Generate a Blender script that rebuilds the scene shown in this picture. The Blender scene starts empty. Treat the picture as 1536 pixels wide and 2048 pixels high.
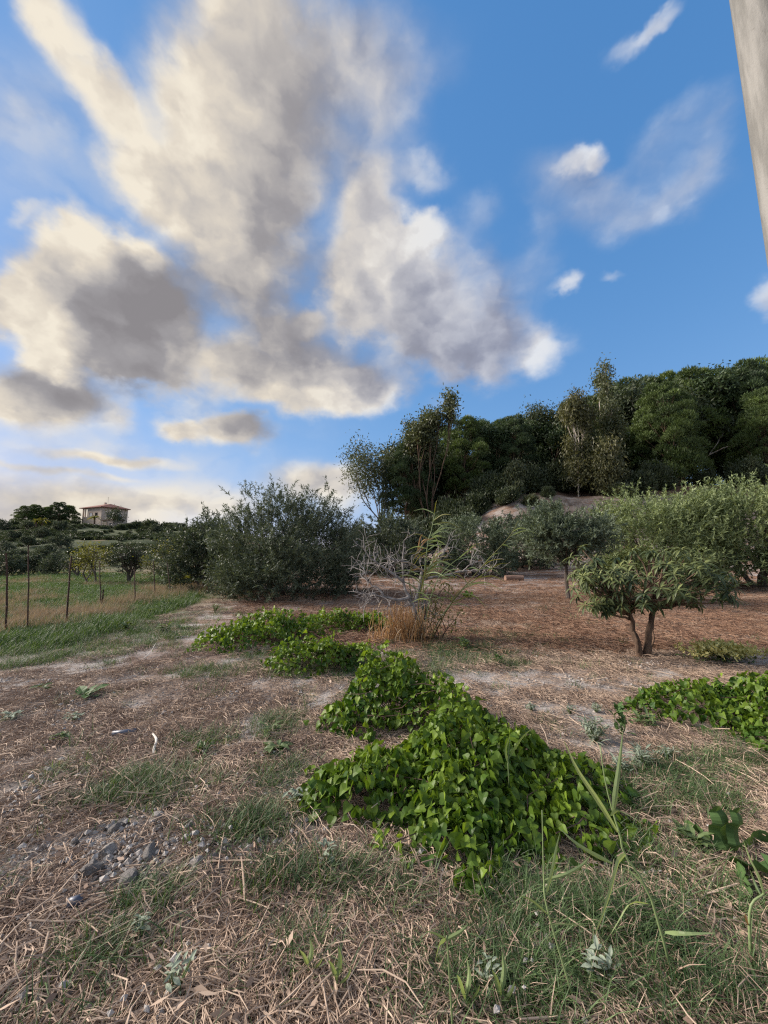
import bpy, math, random
import numpy as np
from mathutils import Vector, Matrix, Euler

R = math.radians
scene = bpy.context.scene
COL = scene.collection

# ------------------------------------------------------------------ camera
FOC, CX, CY = 770.0, 768.0, 1024.0          # focal length and centre in photograph pixels
PITCH = math.atan2(86.0, FOC)
CAM = np.array([0.0, 0.0, 1.55])
cam_data = bpy.data.cameras.new("camera")
cam = bpy.data.objects.new("camera", cam_data)
COL.objects.link(cam)
cam.location = CAM
cam.rotation_euler = (math.pi / 2 + PITCH, 0, 0)
cam_data.sensor_fit = 'VERTICAL'
cam_data.sensor_height = 36.0
cam_data.sensor_width = 27.0
cam_data.lens = FOC / 2048.0 * 36.0
cam_data.clip_start = 0.05
cam_data.clip_end = 8000.0
scene.camera = cam

# ------------------------------------------------------------------ sun
SUN_AZ, SUN_EL = R(-78), R(28)              # azimuth from straight ahead (left is negative), elevation
sun_dir = Vector((math.sin(SUN_AZ) * math.cos(SUN_EL), math.cos(SUN_AZ) * math.cos(SUN_EL), math.sin(SUN_EL)))
sl = bpy.data.lights.new("sun", 'SUN')
sl.energy = 5.0
sl.angle = R(22)
sl.color = (1.0, 0.90, 0.80)
so = bpy.data.objects.new("sun", sl)
COL.objects.link(so)
so.rotation_euler = sun_dir.to_track_quat('Z', 'Y').to_euler()
so.location = (-30, 5, 30)

# ------------------------------------------------------------------ colour management, render settings
scene.view_settings.view_transform = 'Standard'
scene.view_settings.look = 'None'
scene.view_settings.gamma = 1.0
scene.view_settings.exposure = 0.70
scene.view_settings.use_curve_mapping = False
scene.render.engine = 'CYCLES'
scene.cycles.max_bounces = 5
scene.cycles.diffuse_bounces = 3
scene.cycles.glossy_bounces = 2
scene.cycles.transmission_bounces = 3
scene.cycles.use_denoising = False
scene.cycles.pixel_filter_type = 'BLACKMAN_HARRIS'
scene.cycles.filter_width = 1.25
scene.cycles.sample_clamp_indirect = 4.0
scene.cycles.caustics_reflective = False
scene.cycles.caustics_refractive = False


# ------------------------------------------------------------------ node helper
class NT:
    def __init__(self, tree):
        self.t = tree

    def n(self, kind, props=None, **ins):
        nd = self.t.nodes.new(kind)
        for k, v in (props or {}).items():
            setattr(nd, k, v)
        for k, v in ins.items():
            key = int(k[1:]) if k[0] == '_' else k.replace('__', ' ')
            self.set(nd.inputs[key], v)
        return nd

    def set(self, sock, v):
        if isinstance(v, bpy.types.NodeSocket):
            self.t.links.new(v, sock)
        elif isinstance(v, bpy.types.Node):
            self.t.links.new(v.outputs[0], sock)
        else:
            if isinstance(v, (tuple, list)) and len(v) == 3 and sock.type == 'RGBA':
                v = (*v, 1.0)
            sock.default_value = v

    def m(self, op, a, b=0.0, c=0.0, clamp=False):
        return self.n('ShaderNodeMath', {'operation': op, 'use_clamp': clamp}, _0=a, _1=b, _2=c).outputs[0]

    def vm(self, op, a, b=(0, 0, 0), scale=None):
        nd = self.n('ShaderNodeVectorMath', {'operation': op}, _0=a, _1=b)
        if scale is not None:
            self.set(nd.inputs['Scale'], scale)
        return nd.outputs['Value'] if op in ('LENGTH', 'DISTANCE', 'DOT_PRODUCT') else nd.outputs['Vector']

    def mr(self, v, a, b, c=0.0, d=1.0, smooth=True):
        nd = self.n('ShaderNodeMapRange', {'interpolation_type': 'SMOOTHSTEP' if smooth else 'LINEAR', 'clamp': True})
        for i, x in enumerate((v, a, b, c, d)):
            self.set(nd.inputs[i], x)
        return nd.outputs[0]

    def noise(self, vec, scale, detail=4.0, rough=0.55, dist=0.0, out=0):
        return self.n('ShaderNodeTexNoise', {}, Vector=vec, Scale=scale, Detail=detail, Roughness=rough, Distortion=dist).outputs[out]

    def mix(self, f, a, b, mode='MIX'):
        nd = self.n('ShaderNodeMix', {'data_type': 'RGBA', 'blend_type': mode})
        self.set(nd.inputs[0], f)
        self.set(nd.inputs[6], a)
        self.set(nd.inputs[7], b)
        return nd.outputs[2]


# ------------------------------------------------------------------ world: clear evening sky with broken cloud
def ray(px, py):
    u, v = (px - CX) / FOC, (CY - py) / FOC
    c, s = math.cos(PITCH), math.sin(PITCH)
    return np.array([u, c - s * v, s + c * v])


def azel(px, py):
    d = ray(px, py)
    d = d / np.linalg.norm(d)
    return math.atan2(d[0], d[1]), math.asin(d[2])


# cloud masses: centre x, y, half axes, tilt (as seen in the photograph), density, how sunlit (1) or shaded (0)
CLOUDS = [
    (155, 130, 170, 62, 58, .72, .86), (245, 285, 130, 78, 52, .85, .86), (95, 45, 70, 40, 50, .5, .8),
    (450, 120, 150, 210, 0, .9, .6), (380, 260, 130, 140, 20, .95, .85), (430, 400, 190, 110, -12, .95, .85),
    (330, 390, 100, 90, 0, .7, .9), (560, 280, 130, 230, 0, .75, .36), (520, 480, 130, 120, 0, .85, .34),
    (620, 110, 210, 200, 0, .46, .42), (730, 90, 150, 150, 0, .36, .5), (680, 330, 140, 200, 10, .32, .4),
    (150, 510, 90, 70, 20, .95, .95), (80, 600, 90, 80, 0, .9, 1.0), (210, 610, 180, 120, 15, 1.1, .30),
    (280, 640, 130, 120, 0, 1.0, .0), (140, 690, 150, 70, 18, .9, .85), (330, 740, 150, 70, 15, .8, .55),
    (240, 740, 110, 50, 10, .7, .15), (290, 520, 60, 40, 20, .75, .95), (20, 610, 50, 60, 0, .7, 1.0),
    (60, 775, 140, 55, 5, .95, .25), (130, 800, 100, 40, 8, .7, .2), (50, 815, 140, 45, 8, .8, .95), (225, 815, 40, 45, 0, .5, .9),
    (75, 720, 40, 30, 0, .5, 1.0),
    (420, 540, 110, 100, 0, .66, .3), (500, 620, 130, 90, 20, .66, .3), (620, 680, 140, 80, 15, .8, .2),
    (560, 750, 170, 60, 12, .9, .6), (640, 800, 150, 38, 4, .9, .95), (740, 770, 100, 50, 0, .6, .3), (470, 700, 100, 60, 10, .6, .5),
    (630, 635, 40, 30, 0, .5, .9), (550, 640, 40, 30, 0, .4, .7), (655, 570, 110, 90, 0, .35, .2),
    (750, 430, 90, 120, -10, .75, .6), (825, 475, 60, 45, 0, .75, .9), (790, 560, 140, 120, 0, .9, .75), (720, 520, 80, 110, 0, .7, .6),
    (880, 620, 190, 130, 12, .9, .42), (740, 610, 70, 70, 0, .7, .85), (960, 690, 140, 75, 10, .8, .35), (840, 700, 130, 60, 8, .7, .4),
    (1085, 695, 75, 55, 0, .75, .75), (1010, 600, 90, 90, 0, .35, .45), (720, 350, 60, 100, -10, .5, .6), (850, 345, 70, 55, 20, .45, .7), (800, 290, 120, 90, 20, .25, .5),
    (1150, 352, 55, 26, -25, .46, .85), (1192, 328, 36, 24, -35, .5, .95), (1150, 400, 160, 95, 10, .36, .45), (1260, 420, 150, 80, 5, .26, .45), (1150, 572, 32, 22, -15, .5, .95), (1132, 588, 36, 20, 10, .4, .8),
    (1090, 520, 60, 80, -20, .32, .6), (1250, 70, 90, 26, -42, .30, .75), (1300, 22, 60, 20, -38, .42, .85), (1340, 250, 120, 50, -40, .24, .7), (1440, 260, 90, 90, -30, .22, .65), (1390, 380, 120, 60, -15, .18, .6),
    (1370, 350, 160, 90, -10, .25, .6), (1525, 610, 55, 50, 0, .65, .6), (1225, 572, 35, 18, 0, .26, .8), (960, 440, 70, 60, 0, .25, .6),
    (400, 850, 110, 34, 4, .8, .7), (490, 860, 80, 34, 8, .8, .2), (330, 838, 50, 26, 10, .6, 1.0), (230, 915, 150, 15, 8, .62, 1.0),
    (90, 935, 140, 9, 8, .35, .9), (230, 955, 60, 8, 8, .3, .9),
    (80, 1010, 340, 70, 4, .70, .55), (60, 1060, 420, 40, 0, .5, .6), (620, 960, 110, 45, 0, .75, .55), (700, 965, 70, 60, -20, .6, .7), (420, 1010, 300, 50, 0, .5, .6),
    (890, 800, 45, 25, 0, .35, .8), (90, 950, 420, 120, 0, .26, .8), (420, 960, 330, 90, 0, .20, .8), (40, 440, 40, 20, 0, .3, .8), (110, 380, 190, 170, 30, .22, .6), (50, 230, 160, 190, 40, .24, .6), (720, 740, 130, 90, 0, .18, .45), (840, 90, 150, 120, 0, .20, .5), (520, 860, 260, 70, 0, .22, .6),
    (160, 880, 300, 60, 3, .2, .8),
]


def build_world():
    w = bpy.data.worlds.new("World")
    scene.world = w
    w.use_nodes = True
    w.node_tree.nodes.clear()
    t = NT(w.node_tree)
    d = t.n('ShaderNodeTexCoord').outputs['Generated']
    sep = t.n('ShaderNodeSeparateXYZ', {}, Vector=d)
    x, y, z = sep.outputs
    sky = t.n('ShaderNodeTexSky')
    sky.sky_type = 'NISHITA'
    sky.sun_disc = False
    sky.sun_elevation = SUN_EL
    sky.sun_rotation = SUN_AZ
    sky.air_density = 1.0
    sky.dust_density = 0.3
    sky.ozone_density = 3.0
    az = t.m('ARCTAN2', x, y)
    el = t.m('ARCSINE', z)
    P = t.n('ShaderNodeCombineXYZ', {}, X=az, Y=el, Z=0.0).outputs[0]
    # flattened cloud-deck coordinates for the fleecy texture
    zz = t.m('ADD', t.m('MAXIMUM', z, 0.0), 0.22)
    deck = t.n('ShaderNodeCombineXYZ', {}, X=t.m('DIVIDE', x, zz), Y=t.m('DIVIDE', y, zz), Z=0.0).outputs[0]
    dn = t.vm('MULTIPLY', d, (1, 1, 1.35))
    warp = t.vm('SUBTRACT', t.noise(dn, 4.0, 2, .5, out=1), (.5, .5, .5))
    warp2 = t.vm('SUBTRACT', t.noise(dn, 15.0, 4, .55, out=1), (.5, .5, .5))
    Pw = t.vm('ADD', P, t.vm('SCALE', t.vm('ADD', t.vm('SCALE', warp, scale=.14), t.vm('SCALE', warp2, scale=.075)), scale=t.mr(el, .08, .45, .3, 1.0)))
    Pw = t.vm('MULTIPLY', Pw, (1, 1, 0))
    # the masses are ellipses; their frames are turned in steps of 15 degrees
    frames = {}

    def frame(q):
        if q not in frames:
            ang = R(15 * q)
            c, s_ = math.cos(ang), math.sin(ang)
            frames[q] = t.n('ShaderNodeCombineXYZ', {}, X=t.vm('DOT_PRODUCT', Pw, (c, s_, 0)),
                            Y=t.vm('DOT_PRODUCT', Pw, (-s_, c, 0)), Z=0.0).outputs[0]
        return frames[q]
    items = []
    for (px, py, a, b, ang, wt, lit) in CLOUDS:
        c0 = np.array(azel(px, py))
        ca, sa = math.cos(R(ang)), math.sin(R(ang))
        e1 = np.array(azel(px + a * ca, py + a * sa)) - c0
        e2 = np.array(azel(px - b * sa, py + b * ca)) - c0
        k = 1.3                                           # soft skirts
        q = round(math.degrees(math.atan2(e1[1], e1[0])) / 15)
        items.append((q, c0, k * np.linalg.norm(e1), k * np.linalg.norm(e2), wt, lit))
    items.sort(key=lambda it: it[0])
    D = L = None
    lastq = None
    for q, c0, r1, r2, wt, lit in items:
        if q != lastq:
            if D is not None:                              # one frame after the other (keeps the shader small)
                Pw = t.vm('ADD', Pw, t.vm('SCALE', t.n('ShaderNodeCombineXYZ', {}, X=D, Y=L, Z=0.0).outputs[0], scale=1e-7))
            lastq = q
        cc_, ss_ = math.cos(R(15 * q)), math.sin(R(15 * q))
        u, v = c0[0] * cc_ + c0[1] * ss_, -c0[0] * ss_ + c0[1] * cc_
        nd = t.n('ShaderNodeVectorMath', {'operation': 'MULTIPLY_ADD'}, _0=frame(q), _1=(1 / r1, 1 / r2, 0), _2=(-u / r1, -v / r2, 0))
        f = t.mr(t.vm('LENGTH', nd.outputs['Vector']), 1.0, 0.0, 0.0, wt)
        D = f if D is None else t.m('ADD', D, f)
        L = t.m('MULTIPLY', f, lit) if L is None else t.m('MULTIPLY_ADD', f, lit, L)
    # broken cloud carries on outside this view, thickened and brightened to light the ground
    back = t.mr(t.m('ABSOLUTE', az), .95, 1.35)
    up = t.mr(el, 1.0, 1.25)
    other = t.m('MAXIMUM', back, up)
    gen = t.mr(t.noise(deck, .9, 5, .5), .36, .62, 0, 1.0)
    D = t.m('MULTIPLY_ADD', t.m('MULTIPLY', gen, other), .9, D)
    L = t.m('MULTIPLY_ADD', t.m('MULTIPLY', gen, other), .8, L)
    # billows: rounded cells broken up by finer turbulence
    dw = t.vm('ADD', dn, t.vm('SCALE', warp2, scale=.07))

    def billow(v):
        vo = t.n('ShaderNodeTexVoronoi', {'feature': 'F1', 'voronoi_dimensions': '3D', 'normalize': True}, Vector=v, Scale=6.0, Detail=2.0, Roughness=.5)
        return t.m('MULTIPLY_ADD', vo.outputs['Distance'], -.85, t.m('MULTIPLY_ADD', t.noise(v, 4.6, 5, .52), .75, .52))
    fl = billow(dw)
    shift = (sun_dir.x * .045, sun_dir.y * .045, sun_dir.z * .045 - .006)
    fl2 = billow(t.vm('ADD', dw, shift))
    fine = t.m('SUBTRACT', fl, .60)
    dens = t.m('MULTIPLY_ADD', fine, t.mr(D, 0, .34, 0, 1.0, False), D)
    alpha = t.mr(dens, .03, 1.05)
    lit = t.m('DIVIDE', L, t.m('MAXIMUM', D, .05))
    lit = t.m('MINIMUM', t.m('MAXIMUM', t.m('MULTIPLY_ADD', lit, 1.45, -.16), .15), .86)
    relief = t.m('MULTIPLY', t.m('SUBTRACT', fl, fl2), 1.9)
    edge = t.mr(dens, .35, 1.5, .16, -.07, False)              # thin edges glow, thick cores are shaded
    lit = t.m('ADD', t.m('ADD', lit, relief), edge, clamp=True)
    ramp = t.n('ShaderNodeValToRGB', {}, Fac=lit)
    els = ramp.color_ramp.elements
    els[0].position, els[0].color = 0.0, (.30, .285, .30, 1)
    els[1].position, els[1].color = 1.0, (1.0, .915, .77, 1)
    for p, c in ((.3, (.39, .375, .39, 1)), (.6, (.62, .58, .545, 1)), (.85, (.84, .76, .65, 1))):
        e = els.new(p)
        e.color = c
    # clouds far from the sun are whiter and cooler
    cool = t.mr(az, -.35, .35)
    ccol = t.mix(cool, ramp.outputs[0], t.mix(1.0, ramp.outputs[0], (.86, .97, 1.22), 'MULTIPLY'))
    # the air as a phone camera records it: the glare near the sun is held back, the blue away from it is lifted
    sc = t.n('ShaderNodeSeparateColor', {}, Color=sky.outputs[0])
    ch = [t.m('MULTIPLY', t.m('POWER', t.m('MULTIPLY', sc.outputs[i], SKY_STR), g), k / SKY_STR) for i, (k, g) in enumerate(SKY_CURVE)]
    air = t.n('ShaderNodeCombineColor', {}, Red=ch[0], Green=ch[1], Blue=ch[2]).outputs[0]
    cc = t.vm('SCALE', ccol, scale=CLOUD_GAIN)
    tot = t.mix(alpha, air, cc)
    bg = t.n('ShaderNodeBackground', {}, Color=tot, Strength=SKY_STR)
    out = t.n('ShaderNodeOutputWorld', {}, Surface=bg)
    w.cycles.sampling_method = 'MANUAL'
    w.cycles.sample_map_resolution = 512
    return w


SKY_STR = 0.10
SKY_CURVE = ((.69, .9), (.525, .54), (.64, .38))
CLOUD_GAIN = 5.5
build_world()


# ------------------------------------------------------------------ terrain
def vnoise(x, y, seed=0):
    x = np.asarray(x, float); y = np.asarray(y, float)
    xi = np.floor(x).astype(np.int64); yi = np.floor(y).astype(np.int64)
    fx, fy = x - xi, y - yi
    fx = fx * fx * (3 - 2 * fx); fy = fy * fy * (3 - 2 * fy)

    def h(a, b):
        n = (a * 374761393 + b * 668265263 + seed * 974634541) & 0xffffffff
        n = ((n ^ (n >> 13)) * 1274126177) & 0xffffffff
        return ((n ^ (n >> 16)) & 0xffff) / 65535.0
    a, b, c, d = h(xi, yi), h(xi + 1, yi), h(xi, yi + 1), h(xi + 1, yi + 1)
    return (a * (1 - fx) + b * fx) * (1 - fy) + (c * (1 - fx) + d * fx) * fy


def fbm(x, y, seed=0, oct=4):
    s, a, tot = 0.0, 1.0, 0.0
    for i in range(oct):
        s = s + a * vnoise(x * 2 ** i, y * 2 ** i, seed + i)
        tot += a
        a *= .5
    return s / tot


def sst(a, b, x):
    t = np.clip((np.asarray(x, float) - a) / (b - a), 0, 1)
    return t * t * (3 - 2 * t)


def hz(X, Y):
    X = np.asarray(X, float); Y = np.asarray(Y, float)
    n1 = fbm(X * .09 + 7, Y * .09, 3, 3) - .5
    rough = .10 * (fbm(X * .7, Y * .7, 11, 3) - .5) * sst(2, 12, np.hypot(X, Y)) + .05 * (fbm(X * 2.3, Y * 2.3, 17, 3) - .5)
    field = .020 * np.clip(Y - 11, 0, 24) * sst(-14, 4, X)
    # wooded rise on the right, with its earth bank
    wob = 5 * n1
    bank = 3.3 * sst(33, 36.5, Y + wob * .5) * sst(4, 12, X)
    hill_r = (5.2 * sst(24, 45, Y + wob) * sst(-9, 22, X) * (1 - .75 * sst(52, 100, Y)) + bank * (1 - sst(60, 95, Y)) + .9 * (fbm(X * .55, Y * .55, 23, 4) - .5) * sst(31, 34, Y) * (1 - sst(40, 46, Y)) * sst(4, 12, X) + 1.6 * sst(20, 60, X) * sst(30, 48, Y) * (1 - sst(56, 90, Y)))
    # hill with the house on the left
    hill_l = 7.6 * sst(27, 93, Y + wob) * sst(-185, -80, X) * (1 - sst(-46, 4, X)) * (1 - .95 * sst(101, 180, Y))
    far = 1.2 * n1 * sst(14, 60, np.hypot(X, Y))
    return rough + field + hill_r + hill_l + far


def P(px, py, Y):
    d = ray(px, py)
    return CAM + d * (Y / d[1])


def G(px, py, tmax=300.0):
    d = ray(px, py)
    ts = np.concatenate([np.linspace(.6, 20, 400), np.linspace(20.1, tmax, 1400)])
    pts = CAM[None] + d[None] * ts[:, None]
    below = pts[:, 2] < hz(pts[:, 0], pts[:, 1])
    if not below.any():
        p = CAM + d * (60 / d[1])
        return np.array([p[0], p[1], float(hz(p[0], p[1]))])
    i = int(np.argmax(below))
    lo, hi = ts[max(i - 1, 0)], ts[i]
    for _ in range(20):
        m = (lo + hi) / 2
        q = CAM + d * m
        if q[2] < hz(q[0], q[1]):
            hi = m
        else:
            lo = m
    q = CAM + d * hi
    return np.array([q[0], q[1], float(hz(q[0], q[1]))])


def XatY(px, Y):
    return (px - CX) / FOC * Y / (math.cos(PITCH))      # close to the horizon line


# ------------------------------------------------------------------ mesh building
class MB:
    """collects vertices and faces of one mesh; every vertex carries a random tone 'rnd'"""

    def __init__(self):
        self.v, self.f, self.r, self.mi, self.n = [], [], [], [], 0

    def add(self, V, F, rnd=.5, mat=0):
        V = np.asarray(V, float).reshape(-1, 3)
        F = np.asarray(F, np.int64)
        self.v.append(V)
        self.f.append(F + self.n)
        self.mi.append(np.full(len(F), mat, np.int32))
        self.r.append(np.broadcast_to(np.asarray(rnd, float), (len(V),)).copy())
        self.n += len(V)
        return self

    def tube(self, path, rad, sides=6, rnd=.5, cap=True, mat=0, wob=0.0, rng=None):
        path = np.asarray(path, float)
        rad = np.broadcast_to(np.asarray(rad, float), (len(path),))
        tg = np.gradient(path, axis=0)
        tg /= np.linalg.norm(tg, axis=1)[:, None] + 1e-9
        ref = np.array([0.0, 0, 1]) if abs(tg[0][2]) < .9 else np.array([1.0, 0, 0])
        V = []
        u = np.cross(tg[0], ref)
        for i in range(len(path)):
            u = u - tg[i] * np.dot(u, tg[i])
            u /= np.linalg.norm(u) + 1e-9
            w = np.cross(tg[i], u)
            a = np.arange(sides) * 2 * np.pi / sides
            rr = rad[i] * (1 + (rng.normal(0, wob, sides) if wob else 0))
            V.append(path[i] + (np.cos(a) * rr)[:, None] * u + (np.sin(a) * rr)[:, None] * w)
        V = np.concatenate(V)
        F = []
        for i in range(len(path) - 1):
            for k in range(sides):
                k2 = (k + 1) % sides
                F.append((i * sides + k, i * sides + k2, (i + 1) * sides + k2, (i + 1) * sides + k))
        self.add(V, F, rnd, mat)
        if cap and sides == 4:
            self.f.append(np.array([[0, 3, 2, 1]]) + self.n - len(V))
            self.f.append(np.array([[0, 1, 2, 3]]) + self.n - sides)
            self.mi += [np.full(1, mat, np.int32)] * 2
        elif cap:
            for base, flip in ((self.n - len(V), True), (self.n - sides, False)):
                T = [(base, base + k + 1, base + k) if flip else (base, base + k, base + k + 1) for k in range(1, sides - 1)]
                self.f.append(np.array(T))
                self.mi.append(np.full(len(T), mat, np.int32))
        return self

    def ribbon(self, path, width, side=None, fold=.25, rnd=.5, mat=0):
        """a leaf blade along a path: midrib and two edges, folded like a shallow V"""
        path = np.asarray(path, float)
        n = len(path)
        width = np.broadcast_to(np.asarray(width, float), (n,))
        tg = np.gradient(path, axis=0)
        tg /= np.linalg.norm(tg, axis=1)[:, None] + 1e-9
        if side is None:
            side = np.cross(tg.mean(0), (0, 0, 1.0))
            if np.linalg.norm(side) < 1e-3:
                side = np.array([1.0, 0, 0])
        s = np.asarray(side, float)[None] - tg * (tg @ np.asarray(side, float))[:, None]
        s /= np.linalg.norm(s, axis=1)[:, None] + 1e-9
        up = np.cross(s, tg)
        h = width[:, None] / 2
        V = np.stack([path - s * h + up * h * fold, path, path + s * h + up * h * fold], 1).reshape(-1, 3)
        F = []
        for i in range(n - 1):
            a, b = 3 * i, 3 * i + 3
            F += [(a, a + 1, b + 1, b), (a + 1, a + 2, b + 2, b + 1)]
        return self.add(V, F, rnd, mat)

    def box(self, c, s, rz=0.0, rnd=.5, mat=0):
        c = np.asarray(c, float); s = np.asarray(s, float) / 2
        V = np.array([(x, y, z) for x in (-1, 1) for y in (-1, 1) for z in (-1, 1)]) * s
        ca, sa = math.cos(rz), math.sin(rz)
        V = np.stack([V[:, 0] * ca - V[:, 1] * sa, V[:, 0] * sa + V[:, 1] * ca, V[:, 2]], 1) + c
        return self.add(V, [(0, 1, 3, 2), (4, 6, 7, 5), (0, 4, 5, 1), (2, 3, 7, 6), (0, 2, 6, 4), (1, 5, 7, 3)], rnd, mat)

    def mesh(self, name, mats, smooth=False):
        me = bpy.data.meshes.new(name)
        V = np.concatenate(self.v)
        me.vertices.add(len(V))
        me.vertices.foreach_set('co', V.astype(np.float32).ravel())
        loops = np.concatenate([f.ravel() for f in self.f])
        tot = np.concatenate([np.full(len(f), f.shape[1], np.int32) for f in self.f if len(f)])
        start = np.concatenate([[0], np.cumsum(tot)[:-1]]).astype(np.int32)
        me.loops.add(len(loops))
        me.loops.foreach_set('vertex_index', loops.astype(np.int32))
        me.polygons.add(len(tot))
        me.polygons.foreach_set('loop_start', start)
        me.polygons.foreach_set('loop_total', tot)
        me.polygons.foreach_set('material_index', np.concatenate([m for m, f in zip(self.mi, self.f) if len(f)]))
        me.polygons.foreach_set('use_smooth', np.full(len(tot), smooth, bool))
        at = me.attributes.new('rnd', 'FLOAT', 'POINT')
        at.data.foreach_set('value', np.concatenate(self.r).astype(np.float32))
        for m in (mats if isinstance(mats, (list, tuple)) else [mats]):
            me.materials.append(m)
        me.update(calc_edges=True)
        me.validate()
        return me

    def build(self, name, mats, parent=None, smooth=False, loc=None):
        return link(name, self.mesh(name, mats, smooth), parent, loc)


def link(name, me, parent=None, loc=None, rot=None, scl=None):
    o = bpy.data.objects.new(name, me)
    COL.objects.link(o)
    if parent is not None:
        o.parent = parent
    if loc is not None:
        o.location = loc
    if rot is not None:
        o.rotation_euler = rot
    if scl is not None:
        o.scale = (scl, scl, scl) if np.isscalar(scl) else scl
    return o


def tag(o, label=None, cat=None, group=None, kind=None):
    for k, v in (('label', label), ('category', cat), ('group', group), ('kind', kind)):
        if v:
            o[k] = v
    return o


def thing(name, label, cat, loc, group=None, rz=0.0, scl=1.0):
    return tag(link(name, None, None, loc, (0, 0, rz), scl), label, cat, group)


def copy_tree(o, parent=None):
    c = o.copy()
    COL.objects.link(c)
    if parent is not None:
        c.parent = parent
    for ch in list(o.children):
        copy_tree(ch, c)
    return c


def dup(o, label, loc, rz=0.0, scl=1.0):
    c = copy_tree(o)
    c['label'] = label
    c.location = loc
    c.rotation_euler = (0, 0, rz)
    c.scale = (scl, scl, scl) if np.isscalar(scl) else scl
    return c


# ------------------------------------------------------------------ materials
def new_mat(name):
    m = bpy.data.materials.new(name)
    m.use_nodes = True
    m.node_tree.nodes.clear()
    return m, NT(m.node_tree)


def rnd_attr(t):
    return t.n('ShaderNodeAttribute', {'attribute_name': 'rnd'}).outputs['Fac']


def leaf_mat(name, dark, light, trans=None, rough=.5, tr=.3, spec=.4, per_object=False):
    """leaf tone runs from dark to light with each leaf's own random value; light also passes through"""
    m, t = new_mat(name)
    f = rnd_attr(t)
    if per_object:
        f = t.n('ShaderNodeSeparateColor', {}, Color=t.n('ShaderNodeObjectInfo').outputs['Color']).outputs[0]
    g = t.noise(t.n('ShaderNodeNewGeometry').outputs['Position'], 2.2, 2)
    f = t.m('ADD', t.m('MULTIPLY', f, .75), t.m('MULTIPLY', t.m('SUBTRACT', g, .38), .9), clamp=True)
    c = t.mix(f, dark, light)
    p = t.n('ShaderNodeBsdfPrincipled', {}, Base__Color=c, Roughness=rough)
    p.inputs['Specular IOR Level'].default_value = spec
    tc = t.mix(1.0, c, trans or (1.25, 1.2, .55), 'MULTIPLY')
    tb = t.n('ShaderNodeBsdfTranslucent', {}, Color=tc)
    mx = t.n('ShaderNodeMixShader', {}, _0=tr, _1=p.outputs[0], _2=tb.outputs[0])
    t.n('ShaderNodeOutputMaterial', {}, Surface=mx)
    return m


def plain_mat(name, a, b, scale=6.0, rough=.85, bump=.3, detail=6, stretch=None, spec=.3, bscale=None):
    m, t = new_mat(name)
    v = t.n('ShaderNodeTexCoord').outputs['Object']
    if stretch:
        v = t.vm('MULTIPLY', v, stretch)
    n = t.noise(v, scale, detail, .6)
    c = t.mix(t.mr(n, .3, .7), a, b)
    n2 = t.noise(v, bscale or scale * 4, 4, .6)
    bp = t.n('ShaderNodeBump', {}, Strength=bump, Distance=.02, Height=n2)
    p = t.n('ShaderNodeBsdfPrincipled', {}, Base__Color=c, Roughness=rough, Normal=bp.outputs[0])
    p.inputs['Specular IOR Level'].default_value = spec
    t.n('ShaderNodeOutputMaterial', {}, Surface=p)
    return m


M = {}
M['olive'] = leaf_mat('olive_leaf', (.032, .047, .030), (.135, .165, .108), rough=.55, tr=.18, spec=.3)
M['olive_silver'] = leaf_mat('olive_leaf_silver', (.045, .066, .042), (.165, .205, .135), rough=.55, tr=.2, spec=.3)
M['olive_pale'] = leaf_mat('olive_leaf_pale', (.055, .085, .034), (.310, .370, .180), rough=.55, tr=.28, spec=.3)
M['pine'] = leaf_mat('pine_needle', (.024, .046, .013), (.115, .165, .042), rough=.6, tr=.22)
M['pine_dark'] = leaf_mat('pine_needle_dark', (.015, .032, .014), (.070, .108, .040), rough=.6, tr=.2)
M['euc'] = leaf_mat('eucalyptus_leaf', (.036, .050, .024), (.135, .150, .070), rough=.5, tr=.28)
M['euc_brown'] = leaf_mat('eucalyptus_leaf_brown', (.042, .050, .022), (.150, .145, .060), rough=.5, tr=.28)
M['bush'] = leaf_mat('scrub_leaf', (.025, .040, .018), (.085, .105, .050), rough=.55, tr=.2)
M['almond'] = leaf_mat('almond_leaf', (.075, .085, .020), (.230, .225, .060), rough=.5, tr=.35)
M['vine'] = leaf_mat('vine_leaf', (.026, .074, .010), (.265, .370, .040), rough=.48, tr=.32, spec=.28)
M['vine_obj'] = leaf_mat('vine_leaf_single', (.026, .074, .010), (.265, .370, .040), rough=.48, tr=.32, spec=.28, per_object=True)
M['loquat'] = leaf_mat('loquat_leaf', (.022, .044, .022), (.215, .240, .085), rough=.5, tr=.2, spec=.25)
M['loquat_obj'] = leaf_mat('loquat_leaf_single', (.022, .044, .022), (.215, .240, .085), rough=.5, tr=.2, spec=.25, per_object=True)
M['reed'] = leaf_mat('reed_leaf', (.110, .170, .065), (.350, .430, .210), rough=.45, tr=.3)
M['grass'] = leaf_mat('green_grass', (.030, .070, .022), (.135, .205, .075), rough=.5, tr=.3)
M['drygrass'] = leaf_mat('dry_grass', (.200, .145, .095), (.430, .345, .240), trans=(1.1, 1.0, .8), rough=.7, tr=.25, spec=.2)
M['straw'] = leaf_mat('straw', (.185, .122, .092), (.600, .465, .350), trans=(1.0, 1.0, .9), rough=.75, tr=.05, spec=.2)
M['hay'] = leaf_mat('hay', (.130, .066, .042), (.420, .270, .180), trans=(1.0, 1.0, .9), rough=.75, tr=.05, spec=.2)
M['cane'] = leaf_mat('dry_cane', (.260, .130, .050), (.560, .340, .150), trans=(1.1, 1.0, .8), rough=.65, tr=.1, spec=.25)
M['silver'] = leaf_mat('silver_leaf', (.130, .165, .115), (.330, .375, .290), rough=.7, tr=.15, spec=.2)
M['weed'] = leaf_mat('weed_leaf', (.050, .085, .030), (.165, .220, .085), rough=.5, tr=.25)
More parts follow.
